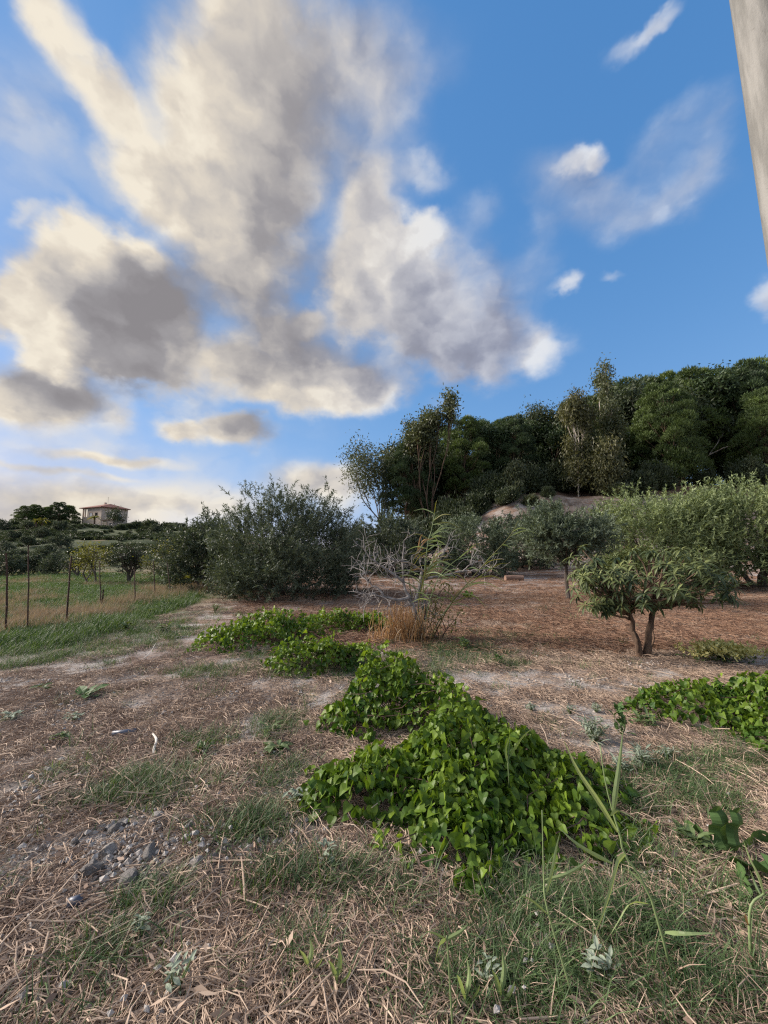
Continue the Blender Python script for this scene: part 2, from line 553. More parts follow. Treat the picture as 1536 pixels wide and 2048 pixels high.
M['dock'] = leaf_mat('dock_leaf', (.032, .075, .022), (.110, .180, .060), rough=.55, tr=.2, spec=.2)
M['flower'] = leaf_mat('yellow_flower', (.420, .380, .120), (.750, .690, .330), rough=.7, tr=.2, spec=.2)
M['bark'] = plain_mat('grey_bark', (.055, .042, .034), (.150, .120, .100), 5, .9, .6, stretch=(1, 1, .25))
M['bark_brown'] = plain_mat('brown_bark', (.060, .038, .026), (.190, .125, .085), 7, .9, .6, stretch=(1, 1, .2))
M['bark_pale'] = plain_mat('pale_bark', (.260, .215, .170), (.500, .450, .390), 2.5, .8, .3, stretch=(1, 1, .3))
M['deadwood'] = plain_mat('dead_wood', (.110, .097, .092), (.340, .312, .298), 9, .9, .5, stretch=(1, 1, .3))
M['twig'] = plain_mat('dark_twig', (.050, .030, .022), (.120, .075, .055), 12, .85, .3)
M['rust'] = plain_mat('rusty_iron', (.028, .018, .014), (.085, .045, .030), 14, .8, .4)
M['clod'] = plain_mat('pale_clay_clod', (.255, .232, .212), (.440, .410, .385), 18, .95, .8, bscale=60)
M['clod_dark'] = plain_mat('grey_clay_clod', (.150, .140, .135), (.300, .280, .262), 18, .95, .8, bscale=60)


# ------------------------------------------------------------------ ground: one sheet out past the horizon
def build_ground():
    a = np.linspace(-math.asinh(2500 / 3.2), math.asinh(2500 / 3.2), 430)
    b = np.linspace(-math.asinh(14 / 2.2), math.asinh(3500 / 2.2), 420)
    xs = 3.2 * np.sinh(a)
    ys = 2.6 + 2.2 * np.sinh(b)
    X, Y = np.meshgrid(xs, ys)
    Z = hz(X, Y)
    nx, ny = len(xs), len(ys)
    V = np.stack([X, Y, Z], -1).reshape(-1, 3)
    i = np.arange(nx - 1)[None] + nx * np.arange(ny - 1)[:, None]
    F = np.stack([i, i + 1, i + 1 + nx, i + nx], -1).reshape(-1, 4)
    m, t = new_mat('ground_soil_and_mown_straw')
    pos = t.n('ShaderNodeNewGeometry').outputs['Position']
    sp = t.n('ShaderNodeSeparateXYZ', {}, Vector=pos)
    x, y, z = sp.outputs
    # soil: pale clay, chalkier in patches
    n_big = t.noise(pos, .55, 4, .55)
    n_mid = t.noise(pos, 2.1, 5, .6)
    n_fine = t.noise(pos, 38, 6, .65)
    n_grit = t.noise(pos, 150, 3, .6)
    soil = t.mix(t.mr(n_fine, .3, .7), (.285, .255, .236), (.470, .432, .402))
    soil = t.mix(t.mr(n_mid, .50, .68, 0, .7), soil, (.490, .450, .415))
    soil = t.mix(t.mr(n_grit, .58, .72, 0, .5), soil, (.580, .545, .510))
    # mown straw lying over it: short fibres in three directions
    fib = None
    for ang, sc in ((20, 1.0), (75, .9), (135, 1.15)):
        mp = t.n('ShaderNodeMapping', {}, Vector=t.vm('ADD', pos, t.vm('SCALE', t.noise(pos, 6, 2, .5, out=1), scale=.06)),
                 Rotation=(0, 0, R(ang)), Scale=(14 * sc, 110 * sc, 30))
        f = t.noise(mp.outputs[0], 1.0, 3, .6)
        fib = f if fib is None else t.m('MAXIMUM', fib, f)
    strawc = t.mix(t.mr(fib, .46, .74), (.150, .105, .082), (.460, .350, .268))
    red = t.mr(t.m('ADD', n_big, t.mr(y, 4.0, 8.0, -.12, .20)), .46, .60)
    strawc = t.mix(t.m('MULTIPLY', red, .75), strawc, t.mix(t.mr(fib, .45, .76), (.095, .048, .032), (.340, .190, .118)))
    cover = t.mr(t.m('ADD', n_mid, t.m('MULTIPLY', t.m('SUBTRACT', n_big, .5), .8)), .44, .64, .05, .80)
    near = t.mix(cover, soil, strawc)
    # streaks left by the mower across the field
    st = t.noise(t.vm('MULTIPLY', pos, (.25, 2.2, 1)), 1.3, 4, .6)
    field = t.mix(t.mr(st, .42, .62), near, t.mix(n_fine, (.120, .064, .042), (.290, .175, .115)))
    col = t.mix(t.mr(y, 5, 11), near, field)
    # rough green pasture left of the fence
    left = t.m('MULTIPLY', t.mr(t.m('MULTIPLY_ADD', y, -.10, t.m('MULTIPLY', x, -1)), 3.2, 5.2), t.mr(y, 4, 9))
    past = t.mix(t.mr(t.noise(pos, .8, 5, .62), .40, .62), (.190, .150, .098), (.080, .105, .045))
    col = t.mix(left, col, past)
    # hill on the left: scrub and grass, with bare reddish soil here and there
    hl = t.m('MULTIPLY', left, t.mr(y, 32, 48))
    scrub = t.mix(t.mr(t.noise(pos, .22, 6, .65), .40, .62), (.035, .050, .022), (.085, .098, .044))
    scrub = t.mix(t.mr(t.noise(pos, .085, 3, .5), .58, .68), scrub, (.250, .145, .090))
    col = t.mix(hl, col, scrub)
    # needles and shade-loving litter under the wood, pale earth on the cut bank
    rw = t.m('MULTIPLY', t.mr(x, -4, 3), t.mr(y, 36.5, 39))
    col = t.mix(rw, col, t.mix(n_mid, (.075, .045, .030), (.150, .095, .065)))
    bk = t.m('MULTIPLY', t.m('MULTIPLY', t.mr(y, 32.2, 33.4), t.mr(y, 40.0, 37.0)), t.mr(x, 9, 15))
    col = t.mix(t.m('MULTIPLY', bk, t.mr(n_big, .36, .5)), col, t.mix(t.mr(n_mid, .35, .65), (.140, .098, .072), (.320, .255, .205)))
    # dark dug earth round the loquat
    dl = t.vm('DISTANCE', t.vm('MULTIPLY', pos, (1, 1.2, 0)), (DUG[0], DUG[1] * 1.2, 0))
    dl = t.m('ADD', dl, t.m('MULTIPLY', t.m('SUBTRACT', n_mid, .5), .9))
    col = t.mix(t.mr(dl, 1.0, .45, 0, .8), col, t.mix(n_fine, (.075, .048, .036), (.150, .100, .075)))
    h = t.m('MULTIPLY_ADD', fib, .6, t.m('ADD', t.m('MULTIPLY', n_fine, .8), t.m('MULTIPLY', n_mid, .9)))
    bp = t.n('ShaderNodeBump', {}, Strength=.9, Distance=.035, Height=h)
    p = t.n('ShaderNodeBsdfPrincipled', {}, Base__Color=col, Roughness=.95, Normal=bp.outputs[0])
    p.inputs['Specular IOR Level'].default_value = .15
    t.n('ShaderNodeOutputMaterial', {}, Surface=p)
    mb = MB().add(V, F)
    tag(mb.build('ground', m, smooth=True), kind='structure')


DUG = G(1285, 1312)
build_ground()


# ------------------------------------------------------------------ vegetation builders
def unit(v):
    return v / (np.linalg.norm(v, axis=-1, keepdims=True) + 1e-9)


def leaf_quads(mb, pos, d, length, width, rnd, rng, mat=0):
    n = len(pos)
    d = unit(d)
    side = unit(np.cross(d, rng.normal(size=(n, 3))))
    L = np.broadcast_to(length, (n,))[:, None]; W = np.broadcast_to(width, (n,))[:, None]
    mid = pos + d * L * .45
    V = np.stack([pos, mid + side * W / 2, pos + d * L, mid - side * W / 2], 1).reshape(-1, 3)
    F = np.arange(n * 4).reshape(n, 4)
    mb.add(V, F, np.repeat(np.broadcast_to(rnd, (n,)), 4), mat)


def limb(mb, a, b, r0, r1, rng, n=6, wig=.12, sides=6, sag=0.0):
    a = np.asarray(a, float); b = np.asarray(b, float)
    t = np.linspace(0, 1, n)
    L = np.linalg.norm(b - a)
    off = np.cumsum(rng.normal(0, wig * L / n, (n, 3)), 0)
    off -= t[:, None] * off[-1]
    path = a + (b - a) * t[:, None] + off
    path[:, 2] += sag * L * np.sin(t * np.pi)
    mb.tube(path, r0 + (r1 - r0) * t, sides, rng.random())
    return path


def olive_meshes(seed, w, h, th, leaf, nclu=75, nsh=13, nlf=26, lsize=(.10, .022), updrift=.55, shoot=(.30, .62), leafmat='olive', squash=1.0, lowskirt=0.0, ns=3):
    rng = np.random.default_rng(seed)
    tr, cr, lm = MB(), MB(), MB()
    ctr = np.array([0, 0, th + (h - th) * .46])
    rad = np.array([w / 2, w / 2 * squash, (h - th) * .5])
    dirs = unit(rng.normal(size=(nclu, 3)))
    lump = 1 + .30 * np.sin(dirs[:, 0] * 3.1 + seed) * np.cos(dirs[:, 1] * 2.7 + seed * 1.7) + .16 * np.sin(dirs[:, 2] * 5 + seed)
    rr = rng.uniform(.25, 1, nclu) ** .42 * lump * .86
    C = ctr + dirs * rr[:, None] * rad
    C[:, 2] = np.maximum(C[:, 2], th * .55 + rng.uniform(0, .5, nclu))
    if lowskirt:
        k = int(nclu * lowskirt)
        ang = rng.uniform(0, 6.28, k)
        C[:k] = np.stack([np.cos(ang) * w * .36, np.sin(ang) * w * .36 * squash, rng.uniform(.35, th + .6, k)], 1)
    # stems and limbs
    spread = .10 if ns > 1 else .02
    forks = []
    for k in range(ns):
        a = k * 2.1 + rng.uniform(-.4, .4)
        f = np.array([math.cos(a) * w * spread, math.sin(a) * w * spread, th * rng.uniform(.8, 1.15)])
        limb(tr, (math.cos(a) * .07, math.sin(a) * .07, -.12), f, .10 * h / 4, .065 * h / 4, rng, 6, .16, 7)
        forks.append(f)
    for c in C[:: max(1, nclu // 26)]:
        f = forks[int(np.argmin([np.linalg.norm((c - g)[:2]) for g in forks]))]
        limb(lm, f, c, .045 * h / 4, .010, rng, 6, .18, 5, .06)
    n = nclu * nsh
    ci = np.repeat(np.arange(nclu), nsh)
    base = C[ci] + rng.normal(0, .25 * w / 4.5, (n, 3))
    out = unit(base - ctr)
    sd = unit(out * .55 + np.array([0, 0, updrift]) + rng.normal(0, .38, (n, 3)))
    sl_ = rng.uniform(*shoot, n)
    for b, d, L in list(zip(base, sd, sl_))[:: max(1, n // 160)]:
        lm.tube([b - d * .15, b + d * L * .8], [.008, .003], 3, .5, cap=False)
    ctone = rng.uniform(.15, .75, nclu)
    li = np.repeat(np.arange(n), nlf)
    tt = rng.uniform(.0, 1, len(li))
    pos = base[li] + sd[li] * (sl_[li] * tt)[:, None]
    d = sd[li] * .75 + rng.normal(0, .55, (len(li), 3))
    rnd = np.clip(ctone[ci][li] + rng.normal(0, .2, len(li)) + .10 * tt, 0, 1)
    leaf_quads(cr, pos, d, rng.uniform(.7, 1.25, len(li)) * lsize[0], rng.uniform(.7, 1.2, len(li)) * lsize[1], rnd, rng)
    return tr.mesh('olive_trunk', M['bark']), cr.mesh('olive_crown', M[leaf]), lm.mesh('olive_limbs', M['bark'])


def pine_meshes(seed, h, w, crown_from, puffs=30, per=520, leafmat='pine', flat=.8, lsize=(.38, .095)):
    rng = np.random.default_rng(seed)
    tr, cr, lm = MB(), MB(), MB()
    lean = rng.normal(0, .03 * h, 2)
    top = np.array([lean[0], lean[1], h * .93])
    trunk = limb(tr, (0, 0, -.3), top, .020 * h, .03, rng, 8, .05, 6)
    puffs = int(puffs * 1.25)
    for k in range(puffs):
        t = (k + rng.random()) / puffs
        z = h * (crown_from + (1 - crown_from) * t * .97)
        prof = math.sin(math.pi * min(1, .30 + .62 * t)) ** .7 if t < .8 else .62 * (1 - (t - .8) * 2.6)
        a = k * 2.399 + rng.uniform(-.5, .5)
        rr = w / 2 * max(.12, prof) * rng.uniform(.45, 1.06)
        ax = np.array([lean[0], lean[1]]) * z / h
        c = np.array([ax[0] + math.cos(a) * rr, ax[1] + math.sin(a) * rr, z])
        r = w * rng.uniform(.09, .21) * (1.15 - .35 * t)
        i = int(np.clip(z / h * 7 - 1, 0, 7))
        limb(lm, trunk[i], c, .05, .015, rng, 4, .12, 4, .05)
        n = int(per * (r / (w * .15)) ** 2)
        dr = unit(rng.normal(size=(n, 3)))
        dr[:, 2] = np.where(dr[:, 2] < -.25, -dr[:, 2], dr[:, 2])
        pos = c + dr * (rng.uniform(.45, 1, n) ** .5 * r)[:, None] * np.array([1, 1, flat])
        pos += rng.normal(0, .06 * r, (n, 3))
        d = dr * .6 + np.array([0, 0, .45]) + rng.normal(0, .35, (n, 3))
        rnd = np.clip(rng.uniform(.05, .75) + .25 * dr[:, 2] + rng.normal(0, .14, n), 0, 1)  # tufts paler on top, darker beneath: puff shading painted into needle tone
        leaf_quads(cr, pos, d, rng.uniform(.7, 1.2, n) * lsize[0], rng.uniform(.7, 1.2, n) * lsize[1], rnd, rng)
    return tr.mesh('pine_trunk', M['bark_brown']), cr.mesh('pine_crown', M[leafmat]), lm.mesh('pine_limbs', M['bark_brown'])


def grow(mb, p, d, L, r, depth, rng, tips, spread=.6, up=.12, gnarl=.2, ratio=.68, kids=(2, 3), sides=6, minr=.006):
    n = 4
    pts = [np.asarray(p, float)]
    d = unit(np.asarray(d, float))
    for i in range(n):
        d = unit(d + rng.normal(0, gnarl, 3) + np.array([0, 0, up * .3]))
        pts.append(pts[-1] + d * L / n)
    r2 = max(minr, r * ratio)
    mb.tube(pts, np.linspace(r, r2, n + 1), sides, rng.random(), cap=depth == 0)
    if depth == 0:
        tips.append((pts[-1], d))
        return
    for k in range(rng.integers(kids[0], kids[1] + 1)):
        nd = unit(d + rng.normal(0, spread, 3) + np.array([0, 0, up]))
        at = pts[-1] if k == 0 else pts[rng.integers(2, n + 1)]
        grow(mb, at, nd, L * rng.uniform(.62, .85), r2, depth - 1, rng, tips, spread, up, gnarl, ratio, kids, max(4, sides - 1), minr)


def airy_tree(seed, h, trunk_d, trunk_l, depth, per, leafmat, barkmat, r0, cl=.55, droop=.7, lsize=(.26, .055), spread=.5, up=.25, low=0, kids=(2, 3), stems=1):
    rng = np.random.default_rng(seed)
    tr, cr = MB(), MB()
    tips = []
    for s in range(stems):
        d0 = unit(np.asarray(trunk_d, float) + (rng.normal(0, .16, 3) if stems > 1 else 0))
        start = np.array([0, 0, -.2]) + (rng.normal(0, .12, 3) * (1, 1, 0) if stems > 1 else 0)
        grow(tr, start, d0, trunk_l, r0, depth, rng, tips, spread, up, .07, .70, kids, 7, .012)
    T = np.array([q[0] for q in tips])
    T[:, 2] *= 1.0
    s = h / max(T[:, 2].max() + cl * .6, .1)
    for v in tr.v:
        v *= s
    cl *= min(s, 1.6)
    T = T * s
    if low:
        # epicormic shoots along the stem
        k = rng.uniform(.15, .55, low)
        q = np.stack([rng.normal(0, .5, low), rng.normal(0, .5, low), k * h], 1)
        T = np.concatenate([T, q])
    n = len(T) * per
    ti = np.repeat(np.arange(len(T)), per)
    pos = T[ti] + rng.normal(0, cl * .5, (n, 3)) * np.array([1, 1, 1.15])
    d = rng.normal(0, .55, (n, 3)) + np.array([0, 0, -droop])
    tone = rng.uniform(.1, .8, len(T))
    rnd = np.clip(tone[ti] + rng.normal(0, .2, n), 0, 1)
    leaf_quads(cr, pos, d, rng.uniform(.7, 1.3, n) * lsize[0], rng.uniform(.7, 1.3, n) * lsize[1], rnd, rng)
    return tr.mesh('tree_trunk', M[barkmat]), cr.mesh('tree_crown', M[leafmat])


def bush_mesh(seed, w, h, n, leafmat, lsize=(.22, .06), clumps=26, up=.5):
    rng = np.random.default_rng(seed)
    cr = MB()
    dirs = unit(rng.normal(size=(clumps, 3)) + (0, 0, .35))
    dirs[:, 2] = np.abs(dirs[:, 2])
    C = dirs * rng.uniform(.3, .85, clumps)[:, None] * np.array([w / 2, w / 2, h * .85])
    ci = rng.integers(0, clumps, n)
    pos = C[ci] + rng.normal(0, 1, (n, 3)) * np.array([w, w, h * 1.1]) * .085
    pos[:, 2] = np.abs(pos[:, 2])
    d = unit(pos - (0, 0, h * .2)) * .5 + np.array([0, 0, up]) + rng.normal(0, .45, (n, 3))
    rnd = np.clip(rng.uniform(.1, .7, clumps)[ci] + rng.normal(0, .2, n), 0, 1)
    leaf_quads(cr, pos, d, rng.uniform(.7, 1.3, n) * lsize[0], rng.uniform(.7, 1.3, n) * lsize[1], rnd, rng)
    st = MB()
    for c in C[::2]:
        limb(st, (c[0] * .15, c[1] * .15, -.1), c, .03, .01, rng, 4, .15, 4)
    return st.mesh('stem', M['bark_brown']), cr.mesh('foliage', M[leafmat])


def tree(name, label, cat, meshes, loc, group=None, rz=0.0, scl=1.0, parts=('trunk', 'crown')):
    o = thing(name, label, cat, loc, group, rz, scl)
    link(parts[0], meshes[0], o)
    link(parts[1], meshes[1], o)['kind'] = 'stuff'
    if len(meshes) > 2:
        link('limbs', meshes[2], o)['kind'] = 'stuff'
    return o


# ------------------------------------------------------------------ olive grove in the middle distance
def at(px, Y, dz=0.0):
    """ground point at distance Y under image column px"""
    x = (px - CX) / FOC * Y / math.cos(PITCH)
    x *= (math.cos(PITCH) + math.sin(PITCH) * (1.4 / Y))
    return np.array([x, Y, float(hz(x, Y)) + dz])


OLIVES = 'olive trees standing in the mown grove'
big = olive_meshes(3, 5.2, 4.0, .35, 'olive', 210, 14, 30, (.14, .028), .95, (.35, .75), lowskirt=.34)
tree('olive_tree', 'broad dark olive tree with feathery upright shoots, leafy down to the grass', 'olive tree', big, at(576, 14.6), OLIVES, .4, (1.03, 1.0, .92))
b2 = olive_meshes(8, 3.4, 3.0, .4, 'olive', 80, 13, 26, (.15, .042), .6, (.3, .65), lowskirt=.2)
tree('olive_tree', 'small dark olive tree against the left side of the broad one, near the last stakes', 'olive tree', b2, at(415, 17.5), OLIVES, 1.0)
b3 = olive_meshes(12, 5.0, 4.0, .4, 'olive', 120, 13, 22, (.17, .052), .35, (.25, .5), lowskirt=.25)
b6 = olive_meshes(25, 4.6, 4.0, .4, 'olive_silver', 110, 13, 24, (.16, .045), .5, (.3, .6), lowskirt=.25)
tree('olive_tree', 'rounded blackish green olive tree directly behind the bare grey shrub', 'olive tree', b3, at(792, 24.5), OLIVES, 2.0)
o = tree('olive_tree', 'olive tree with silvery green crown just right of the tall reed plume', 'olive tree', b6, at(948, 24.0), OLIVES, 4.1, (1.02, 1.0, .96))
tree('olive_tree', 'olive tree half hidden below the earth bank, behind the log', 'olive tree', b3, at(1035, 27.5), OLIVES, .7, (.95, .95, .98))
b4 = olive_meshes(21, 2.9, 3.15, 1.3, 'olive_silver', 95, 14, 28, (.12, .028), .4, (.25, .5), ns=1)
b6 = olive_meshes(25, 4.6, 4.0, .4, 'olive_silver', 110, 13, 24, (.16, .045), .5, (.3, .6), lowskirt=.25)
tree('olive_tree', 'young olive tree with loose round crown on one thin dark stem, behind the loquat', 'olive tree', b4, at(1122, 13.2), OLIVES, .3)
b5 = olive_meshes(31, 5.2, 4.5, .8, 'olive_pale', 140, 14, 24, (.16, .045), .95, (.5, 1.0), lowskirt=.25)
tree('olive_tree', 'large pale green olive tree with long upright shoots directly behind the loquat', 'olive tree', b5, at(1310, 17.5), OLIVES, .2, (1.0, 1.0, .92))
tree('olive_tree', 'tallest pale green olive tree, reaching the edge of the photo behind the flowering clump', 'olive tree', b5, at(1495, 16.8), OLIVES, 2.4, (1.0, 1.0, 1.02))
tree('olive_tree', 'pale green olive tree cut off by the photo edge', 'olive tree', b5, at(1680, 17.5), OLIVES, 4.0)
tree('olive_tree', 'dark olive tree glimpsed in the gap between the broad one and the blackish one', 'olive tree', b2, at(705, 27), OLIVES, 3.0, (1.05, 1.05, 1.0))

# ------------------------------------------------------------------ wood on the rise
PINES = 'pines crowding the wooded rise'
pv = [pine_meshes(41, 12.5, 6.8, .20, 46), pine_meshes(42, 12.0, 6.2, .36, 38, leafmat='pine_dark'), pine_meshes(43, 12.8, 7.6, .06, 60),
      pine_meshes(44, 11.5, 5.6, .30, 40, leafmat='pine_dark'), pine_meshes(45, 12.2, 7.0, .12, 50)]
PH = (12.5, 12.0, 12.8, 11.5, 12.2)
# column, skyline height in the photograph, distance, variant, turn, label
front = [
    (812, 905, 42.5, 1, .3, 'lowest dark pine at the left end of the wood, beside the slim cypress'),
    (846, 862, 47, 3, 1.0, 'dark pine whose top shows behind the airy gum tree at the wood edge'),
    (930, 846, 45, 0, 2.0, 'round-headed pine right of the airy gum tree'),
    (988, 842, 46, 2, .8, 'brighter green round-topped pine in the lower left part of the wood'),
    (1035, 838, 45, 1, 4.0, 'brighter green pine above the drooping sapling'),
    (1088, 830, 48, 3, 5.0, 'bluish dark pine with bare grey stems between sapling and brown gum tree'),
    (1122, 818, 49, 4, 2.7, 'dark pine touching the left side of the brown-leaved gum tree'),
    (1195, 800, 51, 0, 3.9, 'dark pine filling the gap between the two brownish gum trees'),
    (1306, 752, 50, 3, .4, 'ragged dark pine breaking the skyline right of the tallest gum tree'),
    (1348, 776, 44.5, 2, 1.9, 'huge puffy pine with many rounded tiers, foremost on the bank above the pale olives'),
    (1398, 752, 51, 0, 2.9, 'broad pine crest on the skyline behind the huge puffy one'),
    (1460, 736, 50, 1, 5.6, 'highest pine on the ridge, above the gap where sky shows between stems'),
    (1512, 744, 49, 1, .1, 'pine with bare lower stem right of the sky gap'),
    (1545, 790, 44, 2, 3.3, 'low spreading pine at the photo edge, its boughs hanging below the ridge'),
]
mixed = [airy_tree(161, 12.0, (.03, 0, 1), 3.4, 4, 190, 'pine_dark', 'bark_brown', .10, .85, .1, (.36, .13), .42, .4, 60, (2, 3), 2),
         airy_tree(163, 12.0, (-.04, 0, 1), 3.0, 4, 210, 'bush', 'bark_pale', .09, .85, .3, (.36, .12), .5, .35, 80, (2, 3), 3)]
for px, top, Y, v, rz, lab in front:
    b = at(px, Y)
    if px in (846, 988, 1088, 1122, 1306, 1460):
        h_ = P(px, top, Y)[2] - b[2]
        tree('wood_tree', lab.replace('pine', 'tree'), 'tree', mixed[(px // 2) % 2], b, 'trees crowding the wooded rise', rz, (h_ / 12 * 1.1, h_ / 12 * 1.1, h_ / 12))
        continue
    ztop = P(px, top, Y)[2]
    s = (ztop - b[2]) / (PH[v] * .985)
    tree('pine_tree', lab, 'pine tree', pv[v], b, PINES, rz, (s * .92, s * .92, s))
for px, top, Y, v, rz in ((900, 868, 53, 0, 1), (960, 850, 55, 4, 2), (1012, 850, 54, 2, 3), (1062, 842, 56, 1, 4), (1150, 815, 56, 2, 5),
                          (1240, 790, 57, 4, .5), (1272, 770, 54, 2, 1.4), (1330, 765, 57, 0, 2.2), (1375, 765, 56, 3, 3.1),
                          (1490, 752, 57, 1, 5.2), (1540, 740, 56, 0, .9), (1600, 735, 50, 2, 1.7), (1660, 730, 48, 0, 2.6), (1740, 735, 50, 4, .2), (1830, 740, 52, 1, .2)):
    b = at(px, Y)
    s = (P(px, top, Y)[2] - b[2]) / (PH[v] * .985)
    tree('pine_tree', 'dark pine in the back rows of the wood, mostly covered by those before it', 'pine tree', pv[v], b, PINES, rz, (s * .95, s * .95, s))

GUMS = 'gum trees along the edge of the wood'


def fitted(px, top, Y):
    b = at(px, Y)
    return b, P(px, top, Y)[2] - b[2]


b, h = fitted(868, 795, 40.5)
tree('gum_tree', 'airy gum tree with several slim trunks and a tufted head standing clear against the sky', 'gum tree',
     airy_tree(52, h, (.0, .0, 1), 4.4, 4, 130, 'euc', 'bark_brown', .08, .70, .25, (.32, .14), .24, .55, 0, (2, 3), 3), b, GUMS)
b, h = fitted(1160, 778, 40)
tree('gum_tree', 'gum tree with white lower trunk and brownish drooping leaves above the earth bank', 'gum tree',
     airy_tree(57, h, (0, 0, 1), 4.6, 4, 130, 'euc_brown', 'bark_pale', .085, 1.1, .75, (.36, .12), .32, .40, 20), b, GUMS)
b, h = fitted(1238, 718, 41.5)
tree('gum_tree', 'tallest gum tree, its dark pointed top rising above the whole wood', 'gum tree',
     airy_tree(64, h, (.02, 0, 1), 5.2, 4, 110, 'euc', 'bark_pale', .08, .95, .6, (.36, .12), .20, .75, 50), b, GUMS)
b, h = fitted(1028, 925, 38.5)
tree('gum_tree', 'pale green drooping gum sapling low in front of the dark pines', 'gum tree',
     airy_tree(71, h, (0, 0, 1), 1.6, 3, 170, 'euc', 'bark_pale', .04, .9, .9, (.34, .11), .4, .3, 14), b, GUMS)
b, h = fitted(772, 888, 42)
tree('gum_tree', 'thin wispy gum tree at the far left of the wood, sky showing through its tufts', 'gum tree',
     airy_tree(77, h, (-.08, 0, 1), 2.0, 3, 260, 'euc', 'bark', .05, .95, .3, (.32, .11), .5, .25, 0), b, GUMS)
b, h = fitted(1215, 880, 39.0)
tree('gum_tree', 'leafy olive-brown gum tree leaning over the bank below the tallest one', 'gum tree',
     airy_tree(83, h, (.05, 0, 1), 2.4, 3, 240, 'euc_brown', 'bark_pale', .06, 1.3, .8, (.36, .12), .5, .25, 20), b, GUMS)


def cypress(px, top, Y):
    b, h = fitted(px, top, Y)
    rng = np.random.default_rng(5)
    tr, cr = MB(), MB()
    limb(tr, (0, 0, -.2), (0, 0, h * .95), .09, .02, rng, 5, .01, 6)
    n = 5200
    t = rng.uniform(.03, 1, n)
    r = .42 * np.sin(np.pi * (.12 + .86 * t)) ** .8 * rng.uniform(.5, 1, n) ** .5
    a = rng.uniform(0, 6.28, n)
    pos = np.stack([np.cos(a) * r, np.sin(a) * r, t * h * .97], 1)
    d = np.stack([np.cos(a) * .35, np.sin(a) * .35, np.ones(n)], 1) + rng.normal(0, .15, (n, 3))
    leaf_quads(cr, pos, d, .24, .05, rng.uniform(0, .7, n), rng)
    tree('cypress_tree', 'slim dark cypress standing upright at the left end of the wood', 'cypress',
         (tr.mesh('trunk', M['bark_brown']), cr.mesh('crown', M['bush'])), b)


cypress(770, 928, 41)

for px, Y, v, rz in ((1180, 60, 2, 0), (1290, 61, 2, 1), (1345, 62, 2, 2), (1100, 60, 2, 4), (1040, 59, 2, 5), (980, 58, 2, .6), (920, 57, 2, 1.6), (1560, 60, 2, 3.6), (1640, 58, 2, 4.6)):
    tree('pine_tree', 'dark pine in the back rows of the wood, mostly covered by those before it', 'pine tree', pv[v], at(px, Y), PINES, rz, (1.0, 1.0, .72))

# scrub under the wood
SCRUB = 'scrub bushes under the edge of the wood'
sb = [bush_mesh(91, 3.4, 2.8, 9000, 'bush', (.30, .10)), bush_mesh(92, 2.8, 1.9, 6500, 'euc', (.28, .09)), bush_mesh(93, 4.4, 4.2, 14000, 'bush', (.32, .11), 44)]
for px, Y, v, s, lab in (
        (805, 38, 0, 1.0, 'yellowish scrub bush at the foot of the low left pine'),
        (850, 38.5, 2, 1.0, 'dark scrub bush under the airy gum tree'),
        (905, 39, 2, 1.05, 'tall dark scrub bush between the airy gum tree and the sapling'),
        (955, 38, 0, 1.0, 'scrub bush left of the drooping gum sapling'),
        (995, 39.5, 2, .9, 'dark scrub bush behind the drooping gum sapling'),
        (1245, 37.5, 1, .9, 'greyish scrub bush at the right end of the pale earth bank'),
        (1275, 39, 0, 1.1, 'dark scrub bush above the first pale olive'),
        (828, 36.5, 0, 1.1, 'scrub bush with upright shoots in front of the low left pine'),
        (880, 37, 2, .9, 'dark scrub bush above the reed plume'),
        (925, 36.5, 0, 1.0, 'low dark scrub bush over the silvery olive'),
        (972, 40.5, 2, 1.0, 'dark scrub thicket between the reed plume and the sapling'),
        (1050, 42.5, 2, 1.0, 'dark thicket behind the left end of the earth bank'),
        (1105, 43, 2, 1.0, 'dark thicket above the middle of the earth bank'),
        (1190, 43, 2, 1.0, 'dark thicket behind the white-trunked gum tree'),
        (1310, 41.5, 2, .9, 'dark thicket under the huge puffy pine'),
        (1420, 43, 2, .55, 'dark thicket under the gap of sky'),
        (1500, 41, 2, .9, 'dark thicket behind the tallest pale olive'),
        (1015, 36, 0, .7, 'low scrub bush on the left end of the earth bank'),
        (1062, 35.2, 1, .6, 'small grey scrub bush on the left slope of the earth bank'),
        (1098, 36.5, 0, .45, 'tiny scrub bush near the middle of the earth bank'),
        (750, 39, 0, .8, 'scrub bush left of the slim cypress')):
    tree('scrub_bush', lab, 'bush', sb[v], at(px, Y), SCRUB, px * .7, s, ('stem', 'foliage'))


# ------------------------------------------------------------------ left: orchard trees beyond the fence, the hill and its house
ORCH = 'orchard trees beyond the fence'
al = airy_tree(101, 3.6, (.1, 0, 1), 1.1, 4, 34, 'almond', 'bark', .07, .5, .1, (.17, .075), .7, .15, 0, (2, 3), 2)
bare = airy_tree(105, 3.9, (.0, 0, 1), 1.0, 4, 12, 'bush', 'bark', .08, .5, .1, (.15, .05), .6, .22, 0, (3, 4), 3)
for px, top, Y, me, hh, rz, lab in (
        (200, 1088, 21, al, 3.6, .3, 'yellow-green almond tree above the leaning fence stake'),
        (350, 1086, 22, al, 3.6, 2.2, 'small yellow-green almond tree right of the bare-branched one'),
        (268, 1078, 22, bare, 3.9, 0, 'wide grey tree with many bare fine branches behind the middle stakes'),
        (165, 1100, 26, bare, 3.9, 2.6, 'low grey bare-branched tree left of the first almond tree')):
    b, h = fitted(px, top, Y)
    s = h / hh
    tree('almond_tree' if me is al else 'bare_tree', lab, 'tree', me, b, ORCH, rz, (s * 1.15, s * 1.15, s))
yb = bush_mesh(111, 1.5, 1.2, 3000, 'almond', (.12, .05))
